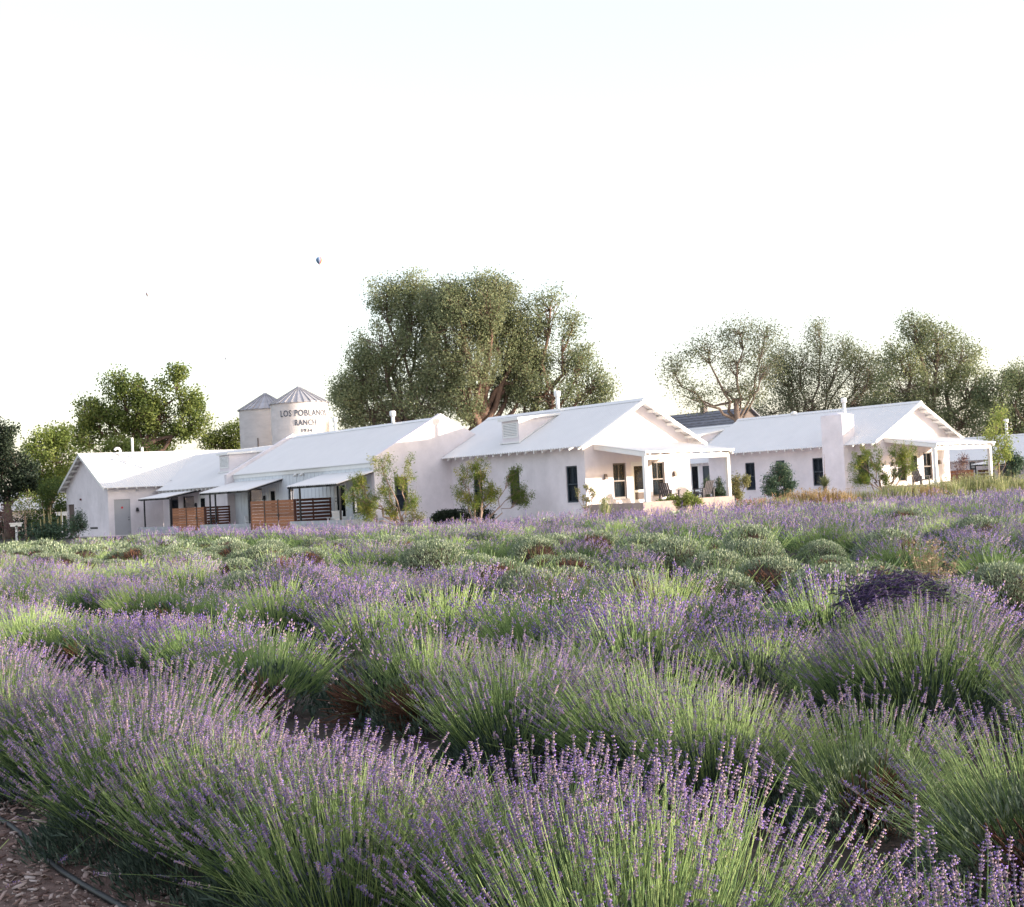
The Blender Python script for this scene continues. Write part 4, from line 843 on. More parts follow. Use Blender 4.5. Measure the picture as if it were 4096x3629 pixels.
# strap-leaved and grassy plants
def tuft(name, label, cat, base, n, h, spread, leafm, wid=.012, group=None, kind=None, area=(0, 0), heads=0, headm=None, tint=(0, 1), hjit=.35, headsize=.03):
    base = np.array(base, float)
    off = np.stack([RNG.normal(0, 1, n)*area[0], RNG.normal(0, 1, n)*area[1]], 1) if area[0] else np.zeros((n, 2))
    O = VV[None]*off[:, 1:2]+UV[None]*off[:, :1]
    az = RNG.uniform(0, 6.283, n); inc = np.abs(RNG.normal(0, spread, n)); L = h*RNG.uniform(1-hjit, 1+hjit*.4, n)
    d = np.stack([np.cos(az)*np.sin(inc), np.sin(az)*np.sin(inc), np.cos(inc)], 1); s = np.stack([-np.sin(az), np.cos(az), 0*az], 1)
    P0 = O+d*.02; P1 = P0+d*(L*.55)[:, None]; P2 = P1+unit(d+np.array([0, 0, -.25])*inc[:, None])*(L*.45)[:, None]
    wv = s*wid
    V = np.stack([P0-wv*.7, P0+wv*.7, P1-wv, P1+wv, P2], 1).reshape(-1, 3)
    T = (np.arange(n)[:, None, None]*5+np.array([(0, 1, 3), (0, 3, 2), (2, 3, 4)])[None]).reshape(-1, 3)
    tn = np.repeat(tint[0]+(tint[1]-tint[0])*RNG.uniform(0, 1, n), 5)
    if heads:
        r = tag(empty(name, tuple(base)), label, cat, group); link('foliage', np_mesh('foliage', V, T, [leafm], tint=tn), r)
        k = RNG.choice(n, heads, replace=False); Pk = np.repeat(P2[k], 6, 0)+RNG.normal(0, headsize, (heads*6, 3))
        V2, F2, t2 = leaf_cards(Pk, np.full(len(Pk), headsize*1.8), RNG.uniform(0, 1, len(Pk)), 0, .7)
        link('flower_head', np_mesh('flower_head', V2, F2, [headm], tint=t2), r)['kind'] = 'stuff'
        return r
    return tag(link(name, np_mesh(name, V, T, [leafm], tint=tn), None, tuple(base)), label, cat, group, kind)
YUC = leafmat('yucca_leaf', [(0.10, 0.13, 0.06), (0.20, 0.22, 0.10), (0.30, 0.30, 0.15)], .15)
STRAW = leafmat('orange_dry_grass', [(0.22, 0.145, 0.07), (0.34, 0.24, 0.115), (0.43, 0.33, 0.17)], .35)
GRAS = leafmat('pale_green_grass', [(0.16, 0.20, 0.08), (0.30, 0.32, 0.14), (0.44, 0.42, 0.24)], .35)
PINKF = leafmat('pink_yarrow_head', [(0.40, 0.17, 0.16), (0.5, 0.3, 0.25)], .3)
yc = at(3300, 1940, 71); yb = (yc[0], yc[1], yc[2]-.12)
r = tuft('yucca', 'spiky yucca rosette on a short trunk left of the stucco chimney', 'plant', yb, 260, .62, .75, YUC, .018, heads=1, headm=STRAW)
MB().tube([(0, 0, -yb[2]-.1), (0, 0, .05)], [.14, .10], 8).obj('trunk', BARK, r); MB().tube([(0, 0, .3), (.04, 0, 1.75)], [.018, .008], 6).obj('flower_stalk', BARKR, r)
def mound(name, label, cat, px, py, d, n, h, ax_, ay_, m, spread=.5, **k):
    n = int(n*.55); h *= .9; k.setdefault('hjit', .75)
    b = at(px, py, d); z = float(ground_z(b[0], b[1])); return tuft(name, label, cat, (b[0], b[1], z), n, h, spread, m, area=(ax_, ay_), **k)
mound('ornamental_grass', 'mound of orange dry grass at the base of the stucco chimney, left part', 'grass', 3230, 2000, 66, 2400, .75, .8, .35, STRAW, heads=200, headm=STRAW)
mound('ornamental_grass', 'mound of orange dry grass at the base of the stucco chimney, right part', 'grass', 3330, 2000, 66, 2000, .72, .7, .35, STRAW, heads=150, headm=STRAW)
mound('ornamental_grass', 'yellow-green grassy mound under the oleander', 'grass', 3110, 2010, 64, 1600, .55, .7, .3, GRAS, heads=60, headm=PINKF)
mound('ornamental_grass', 'pinkish flowering mound right of the middle porch', 'grass', 3010, 2015, 63, 1200, .45, .6, .3, GRAS, heads=150, headm=PINKF, tint=(0, .5))
for i, (px, d, h, lb) in enumerate(((3590, 69, .75, 'grey-green feathery clump under the right porch wall, left of its steps'), (3690, 69, .7, 'thin rusty clump under the middle of the right porch wall'), (3790, 71, .9, 'pale feathery clump in front of the right porch steps'),
                                  (3880, 72, 1.05, 'tall pale feathery clump at the right end of the right porch'), (3960, 72, 1.1, 'bushy pale clump below the young yellow-green tree'), (4070, 74, .8, 'cream grass clump at the right edge of the field'))):
    mound('ornamental_grass', lb, 'grass', px, 1985, d, 1500, h, .5, .35, GRAS if i != 1 else STRAW, spread=.35, heads=160, headm=GRAS)
mound('ornamental_grass', 'leafy green clump under the right-hand willow', 'grass', 3470, 1995, 69, 1500, .6, .6, .3, GRAS, tint=(0, .5), spread=.5)
# mullein spikes at left
mb_ = at(198, 2140, 83); z = float(ground_z(mb_[0], mb_[1]))
r = tag(empty('mullein_clump', (mb_[0], mb_[1], z)), 'clump of tall pale mullein spikes left of the service house', 'plant')
P = RNG.normal(0, 1, (1800, 3))*np.array([.75, .5, .32])+np.array([0, 0, .55]); P[:, 2] = np.abs(P[:, 2])
V, F, T4 = leaf_cards(P, np.full(len(P), .18), RNG.uniform(0, .6, len(P)), 0, .5); link('foliage', np_mesh('foliage', V, F, [SAGE], tint=T4), r)
MUL = simple('mullein_spike', (0.30, 0.27, 0.13), .9, .3, 20)
for k, (x, h) in enumerate(((-.9, 1.15), (-.42, 1.35), (-.25, 2.0), (.0, 1.7), (.08, 2.05), (.45, 1.75), (.62, 1.9))):
    MB().tube([(x, .1*k-.3, .4), (x*1.05, .1*k-.3, h*.6), (x*1.1, .1*k-.3, h)], [.03, .06, .02], 7).obj('flower_spike', MUL, r, True)

# ------------------------------------------------------------------ lavender
STEM = leafmat('lavender_stem', [(0.055, 0.105, 0.045), (0.14, 0.225, 0.075), (0.33, 0.425, 0.165)], .06, .6, .12)
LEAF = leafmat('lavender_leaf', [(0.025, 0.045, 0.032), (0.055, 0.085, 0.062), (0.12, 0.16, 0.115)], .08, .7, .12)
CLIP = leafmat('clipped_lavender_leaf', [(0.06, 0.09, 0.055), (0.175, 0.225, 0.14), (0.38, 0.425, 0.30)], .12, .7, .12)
CALX = leafmat('lavender_calyx', [(0.23, 0.26, 0.17), (0.135, 0.10, 0.18), (0.225, 0.16, 0.265), (0.37, 0.265, 0.325), (0.43, 0.32, 0.29)], .08, .7, .10)
CORO = leafmat('lavender_corolla', [(0.13, 0.075, 0.36), (0.22, 0.135, 0.50), (0.36, 0.24, 0.64)], .15, .6, .08)
def frames(d):
    a = unit(np.cross(d, np.array([0.23, 0.31, 0.92]))); b = np.cross(d, a)
    q = RNG.uniform(0, 6.283, len(d))[:, None]; return a*np.cos(q)+b*np.sin(q), b*np.cos(q)-a*np.sin(q)
def spike_template(kind, seed):
    """flower head along +z, 7 cm: whorls of small buds (hero), or a rough few-faced head"""
    g = np.random.default_rng(seed); V = []; T = []; M = []; C = []
    def bud(p, out, L, wd, m, t):
        n = len(V); o = np.array(out)/np.linalg.norm(out); s = np.cross(o, [0.1, .2, 1]); s /= np.linalg.norm(s); u = np.cross(s, o)
        for q in (0, 2.1, 4.2): V.append(p+o*L*.42+(s*math.cos(q)+u*math.sin(q))*wd); C.append(t)
        V.append(p); C.append(t*.6); V.append(p+o*L); C.append(min(1, t+.2))
        for i in range(3): T.append((n+i, n+(i+1) % 3, n+4)); M.append(m)
        if L > .05: T.append((n, n+1, n+3)); M.append(m); T.append((n+1, n+2, n+3)); M.append(m); T.append((n+2, n, n+3)); M.append(m)
    if kind == 'hero':
        bud(np.array([0, 0, -.03]), (0, 0, 1), .1, .0014, 0, .3)
        zs = list(np.linspace(.012, .066, 7)+g.normal(0, .0015, 7))
        if g.random() < .6: zs = [-.022]+zs
        for i, z in enumerate(zs):
            f = 1-.45*(i/len(zs))**2; nb = 5 if i < len(zs)-2 else 4; a0 = g.uniform(0, 6)
            for k in range(nb):
                a = a0+6.283*k/nb+g.normal(0, .2); o = (math.cos(a), math.sin(a), 1.0+g.normal(0, .2))
                bud(np.array([0, 0, z]), o,   .0085*f*g.uniform(.8, 1.2), .0023, 0, g.uniform(0, 1))
            for k in range(g.integers(0, 4)):
                a = g.uniform(0, 6.283); o = (math.cos(a), math.sin(a), .35); p = np.array([.005*f*math.cos(a), .005*f*math.sin(a), z+.003])
                bud(p, o, .0065, .0024, 1, g.uniform(0, 1))
    else:
        for i, z in enumerate((.0, .02, .042)):
            for k in range(2):
                a = g.uniform(0, 6.283); o = (math.cos(a)*.35, math.sin(a)*.35, 1); bud(np.array([.003*math.cos(a), .003*math.sin(a), z]), o, .029, .0050, int(g.random() < .22), g.uniform(0, 1))
    return np.array(V), np.array(T), np.array(M), np.array(C)
def place_spikes(tpls, P, D, S, tn):
    Vs, Ts, Ms, Cs = [], [], [], []; off = 0; pick = RNG.integers(0, len(tpls), len(P))
    for ti, (V, T, M, C) in enumerate(tpls):
        k = np.where(pick == ti)[0]
        if not len(k): continue
        a, b = frames(D[k]); s = S[k][:, None, None]
        X = P[k][:, None]+(a[:, None]*V[None, :, 0:1]+b[:, None]*V[None, :, 1:2]+D[k][:, None]*V[None, :, 2:3])*s
        nv = len(V); Vs.append(X.reshape(-1, 3)); Ts.append((np.arange(len(k))[:, None, None]*nv+T[None]).reshape(-1, 3)+off); Ms.append(np.tile(M, len(k)))
        Cs.append(np.clip(C[None]*.35+tn[k][:, None]*.65, 0, 1).ravel()); off += nv*len(k)
    return np.concatenate(Vs), np.concatenate(Ts), np.concatenate(Ms), np.concatenate(Cs)
def stems_geo(P0, P1, P2, w0, tn, sides=3):
    n = len(P0); rings = []
    for P, d, w in ((P0, P1-P0, w0*1.2), (P1, P2-P0, w0), (P2, P2-P1, w0*.75)):
        d = unit(d); a = unit(np.cross(d, np.array([.2, .9, .35]))); b = np.cross(d, a)
        if sides == 3: rings.append(np.stack([P+w*(a*math.cos(q)+b*math.sin(q)) for q in (0, 2.094, 4.189)], 1))
        else: rings.append(np.stack([P-a*w, P+a*w], 1))
    V = np.concatenate(rings, 1).reshape(-1, 3); k = sides; f = []
    for r in range(2):
        for i in range(k if k == 3 else 1):
            a, b = r*k+i, r*k+(i+1) % k; f += [(a, b, b+k), (a, b+k, a+k)]
    T = (np.arange(n)[:, None, None]*3*k+np.array(f)[None]).reshape(-1, 3)
    return V, T, np.repeat(tn, 3*k)
def bush_stems(n, R0, Lm, fan, lean=(0, 0), up=.12):
    az = RNG.uniform(0, 6.283, n); rr = np.sqrt(RNG.uniform(0, 1, n)); inc = fan*rr**1.1+RNG.normal(0, .09, n)+(RNG.random(n) < .10)*RNG.uniform(.15, .7, n)*rr
    b = np.stack([R0*rr*np.cos(az), R0*rr*np.sin(az), .13+.10*(1-rr**2)+RNG.normal(0, .02, n)], 1)
    d = np.stack([np.cos(az)*np.sin(inc)+lean[0], np.sin(az)*np.sin(inc)+lean[1], np.cos(inc)], 1)+RNG.normal(0, .05, (n, 3)); d = unit(d)
    L = Lm*np.clip(RNG.normal(.98, .18, n), .45, 1.4)*(1+.06*rr)
    P1 = b+d*(L*.5)[:, None]; d2 = unit(d+np.array([0, 0, 1.0])*up+RNG.normal(0, .11, (n, 3))); P2 = P1+d2*(L*.5)[:, None]
    return b, P1, P2, d2
def leaves_geo(n, R, H, size, aspect=.075, zmin=.02, hole=None):
    """short narrow leaves standing off a dome"""
    g = unit(RNG.normal(size=(n*2, 3))); g[:, 2] = np.abs(g[:, 2])
    if hole is not None: g = g[(g@np.array(hole)) < .80]
    g = g[:n]; n = len(g); P = g*np.array([R, R, H])*RNG.uniform(.72, 1.0, (n, 1)); P[:, 2] += zmin
    d = unit(g*.55+np.array([0, 0, .75])+RNG.normal(0, .35, (n, 3))); s = unit(np.cross(d, RNG.normal(size=(n, 3)))); L = (size*RNG.uniform(.6, 1.3, n))[:, None]
    V = np.stack([P, P+d*L*.55+s*L*aspect, P+d*L, P+d*L*.55-s*L*aspect], 1).reshape(-1, 3)
    i = np.arange(n)[:, None, None]*4; T = (i+np.array([(0, 1, 2), (0, 2, 3)])[None]).reshape(-1, 3)
    return V, T, np.repeat(RNG.uniform(0, 1, n), 4)
HT = [spike_template('hero', s) for s in range(6)]; FT = [spike_template('far', s) for s in range(6)]
NFREE = 70
def merged(parts, name):
    """[(V,T,tint,matlist,midx)] -> one mesh"""
    mats = []; Vs = []; Ts = []; Cs = []; Ms = []; off = 0
    for V, T, c, ml, mi in parts:
        k = []
        for m in ml:
            if m not in mats: mats.append(m)
            k.append(mats.index(m))
        k = np.array(k); Vs.append(V); Ts.append(T+off); Cs.append(c); Ms.append(k[mi] if mi is not None else np.full(len(T), k[0])); off += len(V)
    return np_mesh(name, np.concatenate(Vs), np.concatenate(Ts), mats, np.concatenate(Ms), np.concatenate(Cs))
def open_side(b, half=.55, r0=.10):
    a = np.arctan2(b[:, 1], b[:, 0]); r = np.hypot(b[:, 0], b[:, 1]); return ~((np.abs((a+math.pi/2+math.pi) % (2*math.pi)-math.pi) < half) & (r > r0))
def woody(m=150, R=.42):
    g = unit(RNG.normal(0, .30, (m, 3))+np.array([0, -.85, .5])); e = g*np.array([R, R, .42])*RNG.uniform(.75, 1.05, (m, 1)); e[:, 2] = np.abs(e[:, 2])
    return stems_geo(np.zeros((m, 3)), e*.5+RNG.normal(0, .03, (m, 3)), e, .0042, np.ones(m), 3)
def make_hero(n, fan, Lm, lean, pale, flow, hole=False):
    b, P1, P2, d = bush_stems(n, .32, Lm, fan, lean)
    if hole: k = open_side(b); b, P1, P2, d = b[k], P1[k], P2[k], d[k]; n = len(b)
    tn = RNG.uniform(0, 1, n); S = RNG.uniform(.7, 1.15, n)
    V, T, c = stems_geo(b, P1, P2+d*.02, .0013, np.clip(tn*.7+pale, 0, 1)); stems = np_mesh('stem_cluster', V, T, [STEM], tint=c)
    fl = RNG.random(n) < flow; free = np.argsort(-(P2[:, 2]+.15*RNG.random(n)))[:NFREE]; mask = fl.copy(); mask[free] = False
    V, T, m, c = place_spikes(HT, P2[mask], d[mask], S[mask], tn[mask]); flo = np_mesh('flower_cluster', V, T, [CALX, CORO], m, c)
    rest = fl.copy()
    Vf, Tf, mf, cf = place_spikes(HT, P2[rest], d[rest], S[rest], tn[rest]); full = np_mesh('flower_cluster', Vf, Tf, [CALX, CORO], mf, cf)
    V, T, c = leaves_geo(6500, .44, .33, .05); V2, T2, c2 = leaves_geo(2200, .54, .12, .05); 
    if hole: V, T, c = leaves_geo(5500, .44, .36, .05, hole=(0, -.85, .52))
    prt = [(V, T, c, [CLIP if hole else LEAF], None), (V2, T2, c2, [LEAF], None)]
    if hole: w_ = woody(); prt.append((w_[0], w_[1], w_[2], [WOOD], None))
    cus = merged(prt, 'foliage')
    return dict(stems=stems, flowers=flo, full=full, cushion=cus, free=[(P2[k], d[k], S[k]) for k in free])
HERO = [make_hero(900, .78, .325, (0, 0), .2, .5), make_hero(940, .92, .335, (-.14, .05), .1, .58), make_hero(900, .74, .31, (.1, -.05), .4, .30), make_hero(940, .86, .345, (-.22, -.08), .25, .45), make_hero(820, .95, .33, (-.05, 0), .35, .40, True)]
SPK = [np_mesh('flower_spike', V, T, [CALX, CORO], M, C) for V, T, M, C in HT]
def bush_parts(n, Lm, fan, far, wst, lean=(0, 0), pale=.1, nl=500, flow=.95, hole=False):
    b, P1, P2, d = bush_stems(n, .32, Lm, fan, lean)
    if hole: k = open_side(b, .6); b, P1, P2, d = b[k], P1[k], P2[k], d[k]; n = len(b)
    tn = RNG.uniform(0, 1, n); S = RNG.uniform(.85, 1.3, n)*far
    sv = stems_geo(b, P1, P2, wst, np.clip(tn*.7+pale, 0, 1), 2); k = RNG.random(n) < flow
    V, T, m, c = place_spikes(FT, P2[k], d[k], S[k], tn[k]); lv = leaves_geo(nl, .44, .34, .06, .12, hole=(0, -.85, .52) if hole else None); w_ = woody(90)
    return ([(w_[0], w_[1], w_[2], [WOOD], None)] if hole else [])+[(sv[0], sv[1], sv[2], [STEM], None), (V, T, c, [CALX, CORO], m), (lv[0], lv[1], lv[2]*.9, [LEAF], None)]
MIDP = [bush_parts(600, .285+.016*k, .68+.05*k, .95+.05*(k % 2), .0020, (RNG.normal(0, .1), RNG.normal(0, .1)), .1+.08*k, 1800, (.6, .38, .62, .2, .42)[k], k == 3) for k in range(5)]
MID = [merged(p, 'lavender_bush') for p in MIDP]
FAR = [bush_parts(260, .32, .85, 1.2, .0036, (RNG.normal(0, .1), RNG.normal(0, .1)), .15+.12*k, 200, (.5, .3, .6, .25)[k]) for k in range(4)]
MIDL = [bush_parts(330, .29, .8+.05*k, 1.1, .0026, (0, 0), .15+.1*k, 600, (.6, .4, .6)[k]) for k in range(3)]
FAR2 = [bush_parts(105, .33, .85, 1.7, .0055, (0, 0), .15+.12*k, 60, (.6, .38, .7, .3)[k]) for k in range(4)]
FARM = [merged(p, 'lavender_bush') for p in FAR]
def trim_parts(n, ls, hole):
    lv = leaves_geo(n, .54, .50, ls, .17, .0, hole)
    # woody core and bare brown twigs where the mound has split open
    m = 300 if n > 5000 else 70; h = np.array(hole); g = unit(RNG.normal(0, .36, (m, 3))+h); st = np.zeros((m, 3)); e = g*np.array([.55, .55, .50])*RNG.uniform(.8, 1.0, (m, 1)); e[:, 2] = np.abs(e[:, 2])
    tv = stems_geo(st, e*.5+RNG.normal(0, .02, (m, 3)), e, .006, np.ones(m), 3)
    nst = 70; b, P1, P2, d = bush_stems(nst, .4, .34, 1.2); sv = stems_geo(b, P1, P2, .003, RNG.uniform(.3, 1, nst), 2)
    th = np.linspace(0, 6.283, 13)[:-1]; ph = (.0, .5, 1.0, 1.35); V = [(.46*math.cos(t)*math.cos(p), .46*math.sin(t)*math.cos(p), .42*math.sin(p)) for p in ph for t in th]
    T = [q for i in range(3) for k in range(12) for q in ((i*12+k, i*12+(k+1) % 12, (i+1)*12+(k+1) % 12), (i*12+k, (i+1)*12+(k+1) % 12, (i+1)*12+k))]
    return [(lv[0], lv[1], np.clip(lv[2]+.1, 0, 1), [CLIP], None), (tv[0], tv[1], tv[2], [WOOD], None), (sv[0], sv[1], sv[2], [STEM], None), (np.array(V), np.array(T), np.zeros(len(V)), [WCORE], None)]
HOLES = [unit(np.array(h, float)) for h in ((-.2, -.9, .45), (.35, -.85, .4), (-.7, .6, .3), (0, -.7, .7), (.8, .3, .4))]
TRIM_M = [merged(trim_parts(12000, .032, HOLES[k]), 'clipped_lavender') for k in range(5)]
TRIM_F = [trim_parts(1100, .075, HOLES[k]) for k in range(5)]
# rows of bushes: p = distance across the rows, q = along them
SPECIAL = []
rows = [(2.38, 'front', .70, 'F'), (4.40, 'second', .72, 'F'), (6.45, 'third', .74, 'F'), (8.45, 'fourth', .78, 'F'),
        (10.5, 'first', 1.3, 'T'), (12.5, 'second', 1.3, 'T'), (14.6, 'third', 1.3, 'T'), (16.7, 'fourth', 1.3, 'T'),
        (18.8, '', .8, 'F'), (20.3, '', .8, 'F'), (21.7, '', .8, 'F'), (23.4, '', .8, 'F'), (25.1, '', .8, 'F'), (26.8, '', .8, 'F'), (28.4, '', .8, 'F')]+[(p_, '', .8, 'F') for p_ in np.arange(30.0, 58, 1.55)]
cand = []
for ri, (p, nm, sp_, kd) in enumerate(rows):
    q = -8.0
    while q < 75:
        pj, qj = p+RNG.normal(0, .17), q+RNG.normal(0, .12); P = rowpt(pj, qj)
        q += sp_*RNG.uniform(.9, 1.12)
        if P[1] < 1.2 or (P[0]-C2[0])*UV[0]+(P[1]-C2[1])*UV[1] > 46: continue
        if p > 29 and qj > 34.5-max(0, p-46)*.10: continue
        sx = P[0]/P[1]
        if abs(P[0]) > .50*P[1]+2.2 or P[1] > 44+min(12, max(0, -.04-sx)*28)+max(0, sx)*9+RNG.normal(0, 1): continue
        kind = kd
        if 6 < p < 9 and RNG.random() < .06: continue
        if kd == 'T' and RNG.random() < (.26 if sx > .08 else .13): kind = 'F'
        if kd == 'F' and p > 9 and RNG.random() < .10: kind = 'T'
        if kd == 'F' and 7 < p < 9 and RNG.random() < .06: kind = 'T'
        cand.append([P, ri, kind, abs(sx) < .40+.35/P[1], P[1]])
cand.append([at(-820, 3700, 4.2)*np.array([1, 1, 0]), -1, 'F', True, 4.3])
cand.sort(key=lambda c: c[4])
ind = [c for c in cand if c[3]][:300]; rest = [c for c in cand if not any(c is i for i in ind)]
ORD = ['first', 'second', 'third', 'fourth', 'fifth', 'sixth', 'seventh', 'eighth', 'ninth', 'tenth', 'eleventh', 'twelfth', 'thirteenth', 'fourteenth', 'fifteenth', 'sixteenth', 'seventeenth', 'eighteenth', 'nineteenth', 'twentieth']
ORD += ['twenty-'+o for o in ORD[:9]]+['thirtieth']+['thirty-'+o for o in ORD[:9]]+['fortieth']+['forty-'+o for o in ORD[:9]]
byrow = {}
for c in ind: byrow.setdefault(c[1], []).append(c)
for k in byrow: byrow[k].sort(key=lambda c: c[0][0]/c[0][1])
for ri, lst in byrow.items():
    for i, c in enumerate(lst):
        P, _, kind, _, d = c; s = RNG.uniform(.94, 1.08) if ri == 0 else RNG.uniform(.78, 1.12); rot = RNG.uniform(0, 6.283); p = rows[ri][0] if ri >= 0 else 0
        sz = s*RNG.uniform(.90, 1.08)
        if ri < 0: lab, grp = 'lavender bush at the bottom left corner on the near side of the mulch', None
        elif p < 9:
            what = 'purple flowering lavender bush' if kind == 'F' else 'clipped lavender mound without flowers'
            lab = f'{what}, {ORD[i]} from the left in the {rows[ri][1]} row'+(' beside the mulch' if ri == 0 else ' from the mulch'); grp = 'lavender bushes in the four near rows'
        elif p < 17:
            grp = f'clipped mounds and bushes of the {rows[ri][1]} clipped row'
            lab = ('low grey-green clipped lavender mound' if kind == 'T' else 'unclipped flowering lavender bush')+f', {ORD[i]} from the left in the {rows[ri][1]} clipped row'
        else:
            lab = 'flowering lavender bush in the purple rows beyond the clipped mounds' if kind == 'F' else 'grey-green mound among the purple rows beyond the clipped mounds'
            grp = 'far flowering bushes' if kind == 'F' else 'far clipped mounds'
        z = float(ground_z(P[0], P[1])); loc = (P[0], P[1], z)
        if kind == 'T':
            o = link('clipped_lavender', TRIM_M[RNG.integers(0, 5)], None, loc, RNG.normal(0, .6)); sc_ = s*RNG.uniform(.95, 1.3); o.scale = (sc_*RNG.uniform(.9, 1.1), sc_, sz*RNG.uniform(.95, 1.28)); tag(o, lab, 'lavender', grp)
        elif d > 8.5:
            hk = int(RNG.integers(0, 5)) if d < 24 else int(RNG.integers(0, 4)); rot = RNG.normal(-.1, .5) if hk == 3 else rot
            o = link('lavender_bush', (MID if d < 24 else FARM)[hk], None, loc, rot); o.scale = (s*1.05, s*1.05, sz); tag(o, lab, 'lavender', grp)
        else:
            hk = int(RNG.integers(0, 5)) if ri != 0 else int(RNG.integers(0, 4)); h = HERO[hk]; rot = RNG.normal(-.1, .5) if hk == 4 else rot; r = tag(empty('lavender_bush', loc, rot), lab, 'lavender', grp); r.scale = (s, s, sz)
            tag(link('foliage', h['cushion'], r), kind='stuff'); tag(link('stem_cluster', h['stems'], r), kind='stuff')
            if d < 6.2 and ri == 0:
                tag(link('flower_cluster', h['flowers'], r), kind='stuff')
                for P2, dd, S in h['free']:
                    o = link('flower_spike', SPK[RNG.integers(0, 6)], r, tuple(P2)); o.rotation_euler = Vector(dd).to_track_quat('Z', 'Y').to_euler(); o.scale = (S, S, S)
            else: tag(link('flower_cluster', h['full'], r), kind='stuff')
# everything else of the field: one mass
acc = {'STEM': [], 'FLO': [], 'LEAF': [], 'WOOD': []}
mass = []
for c in rest:
    P, ri, kind, _, d = c; src = (TRIM_F if kind == 'T' else FAR2 if d > 24 else FAR if d > 9 else MIDL)[RNG.integers(0, 3)]; a = RNG.uniform(0, 6.283) if kind == 'F' else RNG.normal(0, .6); s = RNG.uniform(.9, 1.12)
    R_ = np.array([[math.cos(a), -math.sin(a), 0], [math.sin(a), math.cos(a), 0], [0, 0, RNG.uniform(.92, 1.08)]])*s
    o = np.array([P[0], P[1], float(ground_z(P[0], P[1]))]); sh = RNG.normal(0, .10)
    for V, T, cc, ml, mi in src: mass.append((V@R_.T+o, T, np.clip(cc+sh, 0, 1), ml, mi))
if mass: tag(link('lavender_field', merged(mass, 'lavender_field')), 'far rows of purple lavender running up to the houses', 'lavender', kind='stuff')
print('bushes', len(ind), len(rest))
# cut stems lying in a sheaf, weeds and a dry tuft
cb = at(3570, 2400, 8.9); n = 900
dr = unit(-UV*.15-VV*.8+np.array([-.6, -.1, .0])); sd_ = np.cross(dr, [0, 0, 1])
al = RNG.uniform(-.42, .36, n); wi = RNG.normal(0, .12, n); P2 = cb+dr[None]*al[:, None]+sd_[None]*wi[:, None]; P2[:, 2] += .10-.6*(al+.05)**2-1.2*wi**2*.6+RNG.normal(0, .045, n)
D = unit(dr[None]+np.stack([0*al, 0*al, -.9*al-.1], 1)+RNG.normal(0, .34, (n, 3))); P0 = P2-D*.42; P0[:, 2] -= .22
V, T, m, c = place_spikes(HT[:2], P2, D, RNG.uniform(.9, 1.35, n), RNG.uniform(.25, .5, n))
DKC = leafmat('cut_calyx', [(0.05, 0.035, 0.085), (0.10, 0.07, 0.15)], .05); DKO = leafmat('cut_corolla', [(0.07, 0.045, 0.19), (0.15, 0.10, 0.33)], .1)
r = tag(empty('cut_lavender_sheaf', tuple(cb)), 'dark purple sheaf of cut lavender lying across the bushes at right', 'lavender sheaf')
tag(link('flower_cluster', np_mesh('flower_cluster', V-cb, T, [DKC, DKO], m*(RNG.random(len(m)) < .7), c), r), kind='stuff')
k_ = slice(0, 330); sv = stems_geo(P0[k_]-cb, (P0+P2)[k_]/2-cb, P2[k_]-cb, .0015, RNG.uniform(.0, .6, 330), 3); tag(link('stem_cluster', np_mesh('stem_cluster', sv[0], sv[1], [STEM], tint=sv[2]), r), kind='stuff')
TAN = leafmat('tan_dry_stalk', [(0.16, 0.115, 0.07), (0.27, 0.20, 0.125), (0.36, 0.28, 0.18)], .2)
b = at(3720, 2300, 13.0); tuft('dry_weed', 'tan dried weed standing among the clipped mounds at right', 'weed', (b[0], b[1], 0), 260, .68, .42, TAN, .003, heads=110, headm=TAN, headsize=.014)
b = at(2160, 2340, 14.5); tuft('green_weed', 'small bright green weed in front of the middle mounds', 'weed', (b[0], b[1], 0), 60, .62, .35, LIME, .02)
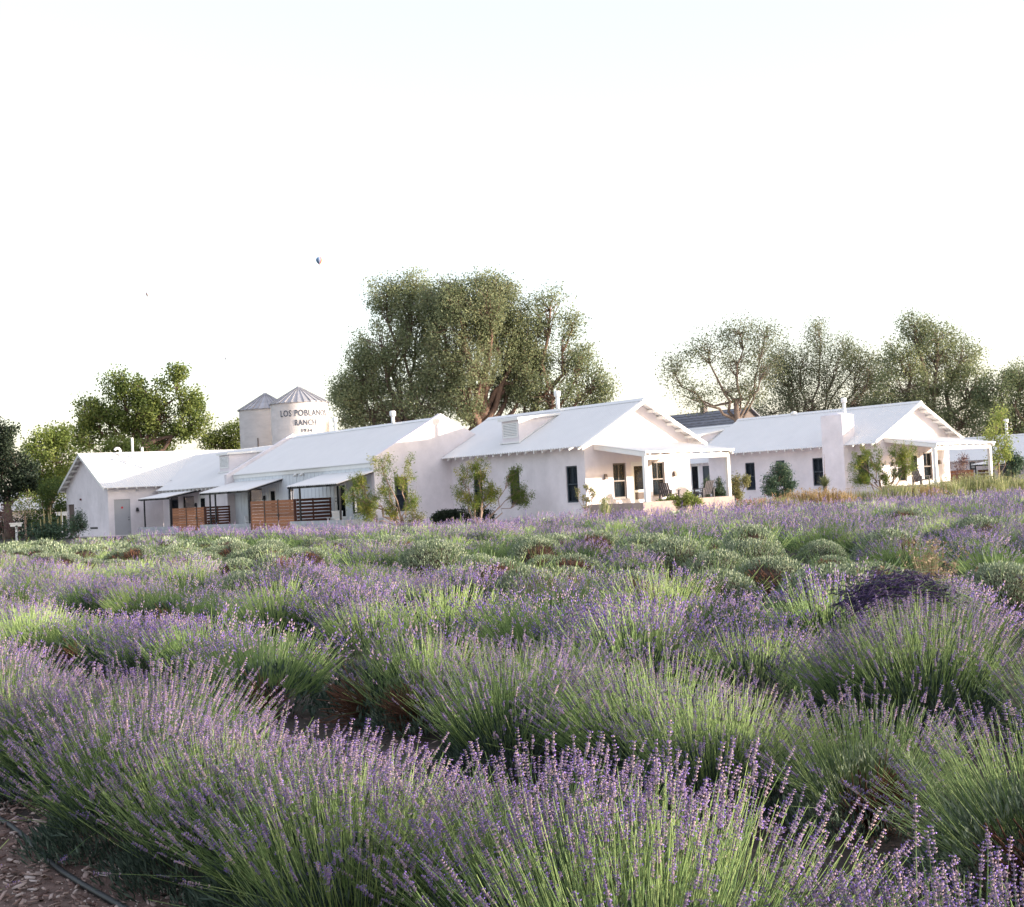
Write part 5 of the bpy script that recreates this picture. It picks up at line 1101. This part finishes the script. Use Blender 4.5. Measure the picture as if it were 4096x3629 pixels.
b = at(2420, 2050, 50); tuft('pale_weed', 'pale green tall weed at the back of the field near the porch', 'weed', (b[0], b[1], 0), 120, .95, .22, GRAS, .02, heads=60, headm=GRAS)

# ------------------------------------------------------------------ balloons
def balloon(px, py, d, R, cols, label):
    c = at(px, py, d); r = tag(empty('hot_air_balloon', (c[0], c[1], c[2]), RNG.uniform(0, 1)*0), label, 'balloon', 'hot air balloons in the sky')
    prof = [(-1.28, .10), (-1.0, .36), (-.6, .72), (-.2, .94), (.15, 1.0), (.5, .9), (.8, .64), (.97, .3), (1.02, .03)]
    n = len(cols)
    for k in range(n):
        vs = []
        for z, q in prof:
            for a in (k, k+.5, k+1):
                t = 2*math.pi*a/n+math.pi; b = 1.0 if a == k+.5 else .97; vs.append((R*q*b*math.cos(t), R*q*b*math.sin(t), R*z))
        fs = [(3*i+j, 3*i+j+1, 3*i+j+4, 3*i+j+3) for i in range(len(prof)-1) for j in (0, 1)]
        MB().add(vs, fs).obj('gore', simple('balloon_cloth', cols[k], .7, .03, 1), r, True)
    MB().box(-R*.09, R*.09, -R*.09, R*.09, -R*1.62, -R*1.46).obj('basket', BRICK, r)
    mb = MB()
    for sx in (-1, 1):
        for sy in (-1, 1): mb.tube([(sx*R*.08, sy*R*.08, -R*1.47), (sx*R*.09, sy*R*.09, -R*1.27)], R*.006, 4)
    mb.obj('rope', BLACK, r)
bl = (.16, .27, .42); rd = (.55, .09, .08); ye = (.75, .55, .30); wh = (.6, .6, .64)
balloon(1277, 1042, 3300, 8.4, [bl, bl, bl, (.30, .36, .58), rd, ye, ye, wh, bl, bl, wh, bl], 'blue and red hot air balloon floating left of the tall elms')
pk = (.55, .36, .34)
balloon(591, 1177, 5200, 8.0, [wh, pk, wh, pk, (.7, .5, .5), pk, wh, pk], 'tiny pale pink hot air balloon high above the left cottonwood')
gy = (.62, .62, .66)
balloon(905, 1434, 6500, 7.0, [gy, wh, gy, wh, gy, wh, gy, wh], 'faintest and lowest hot air balloon, above the silos')
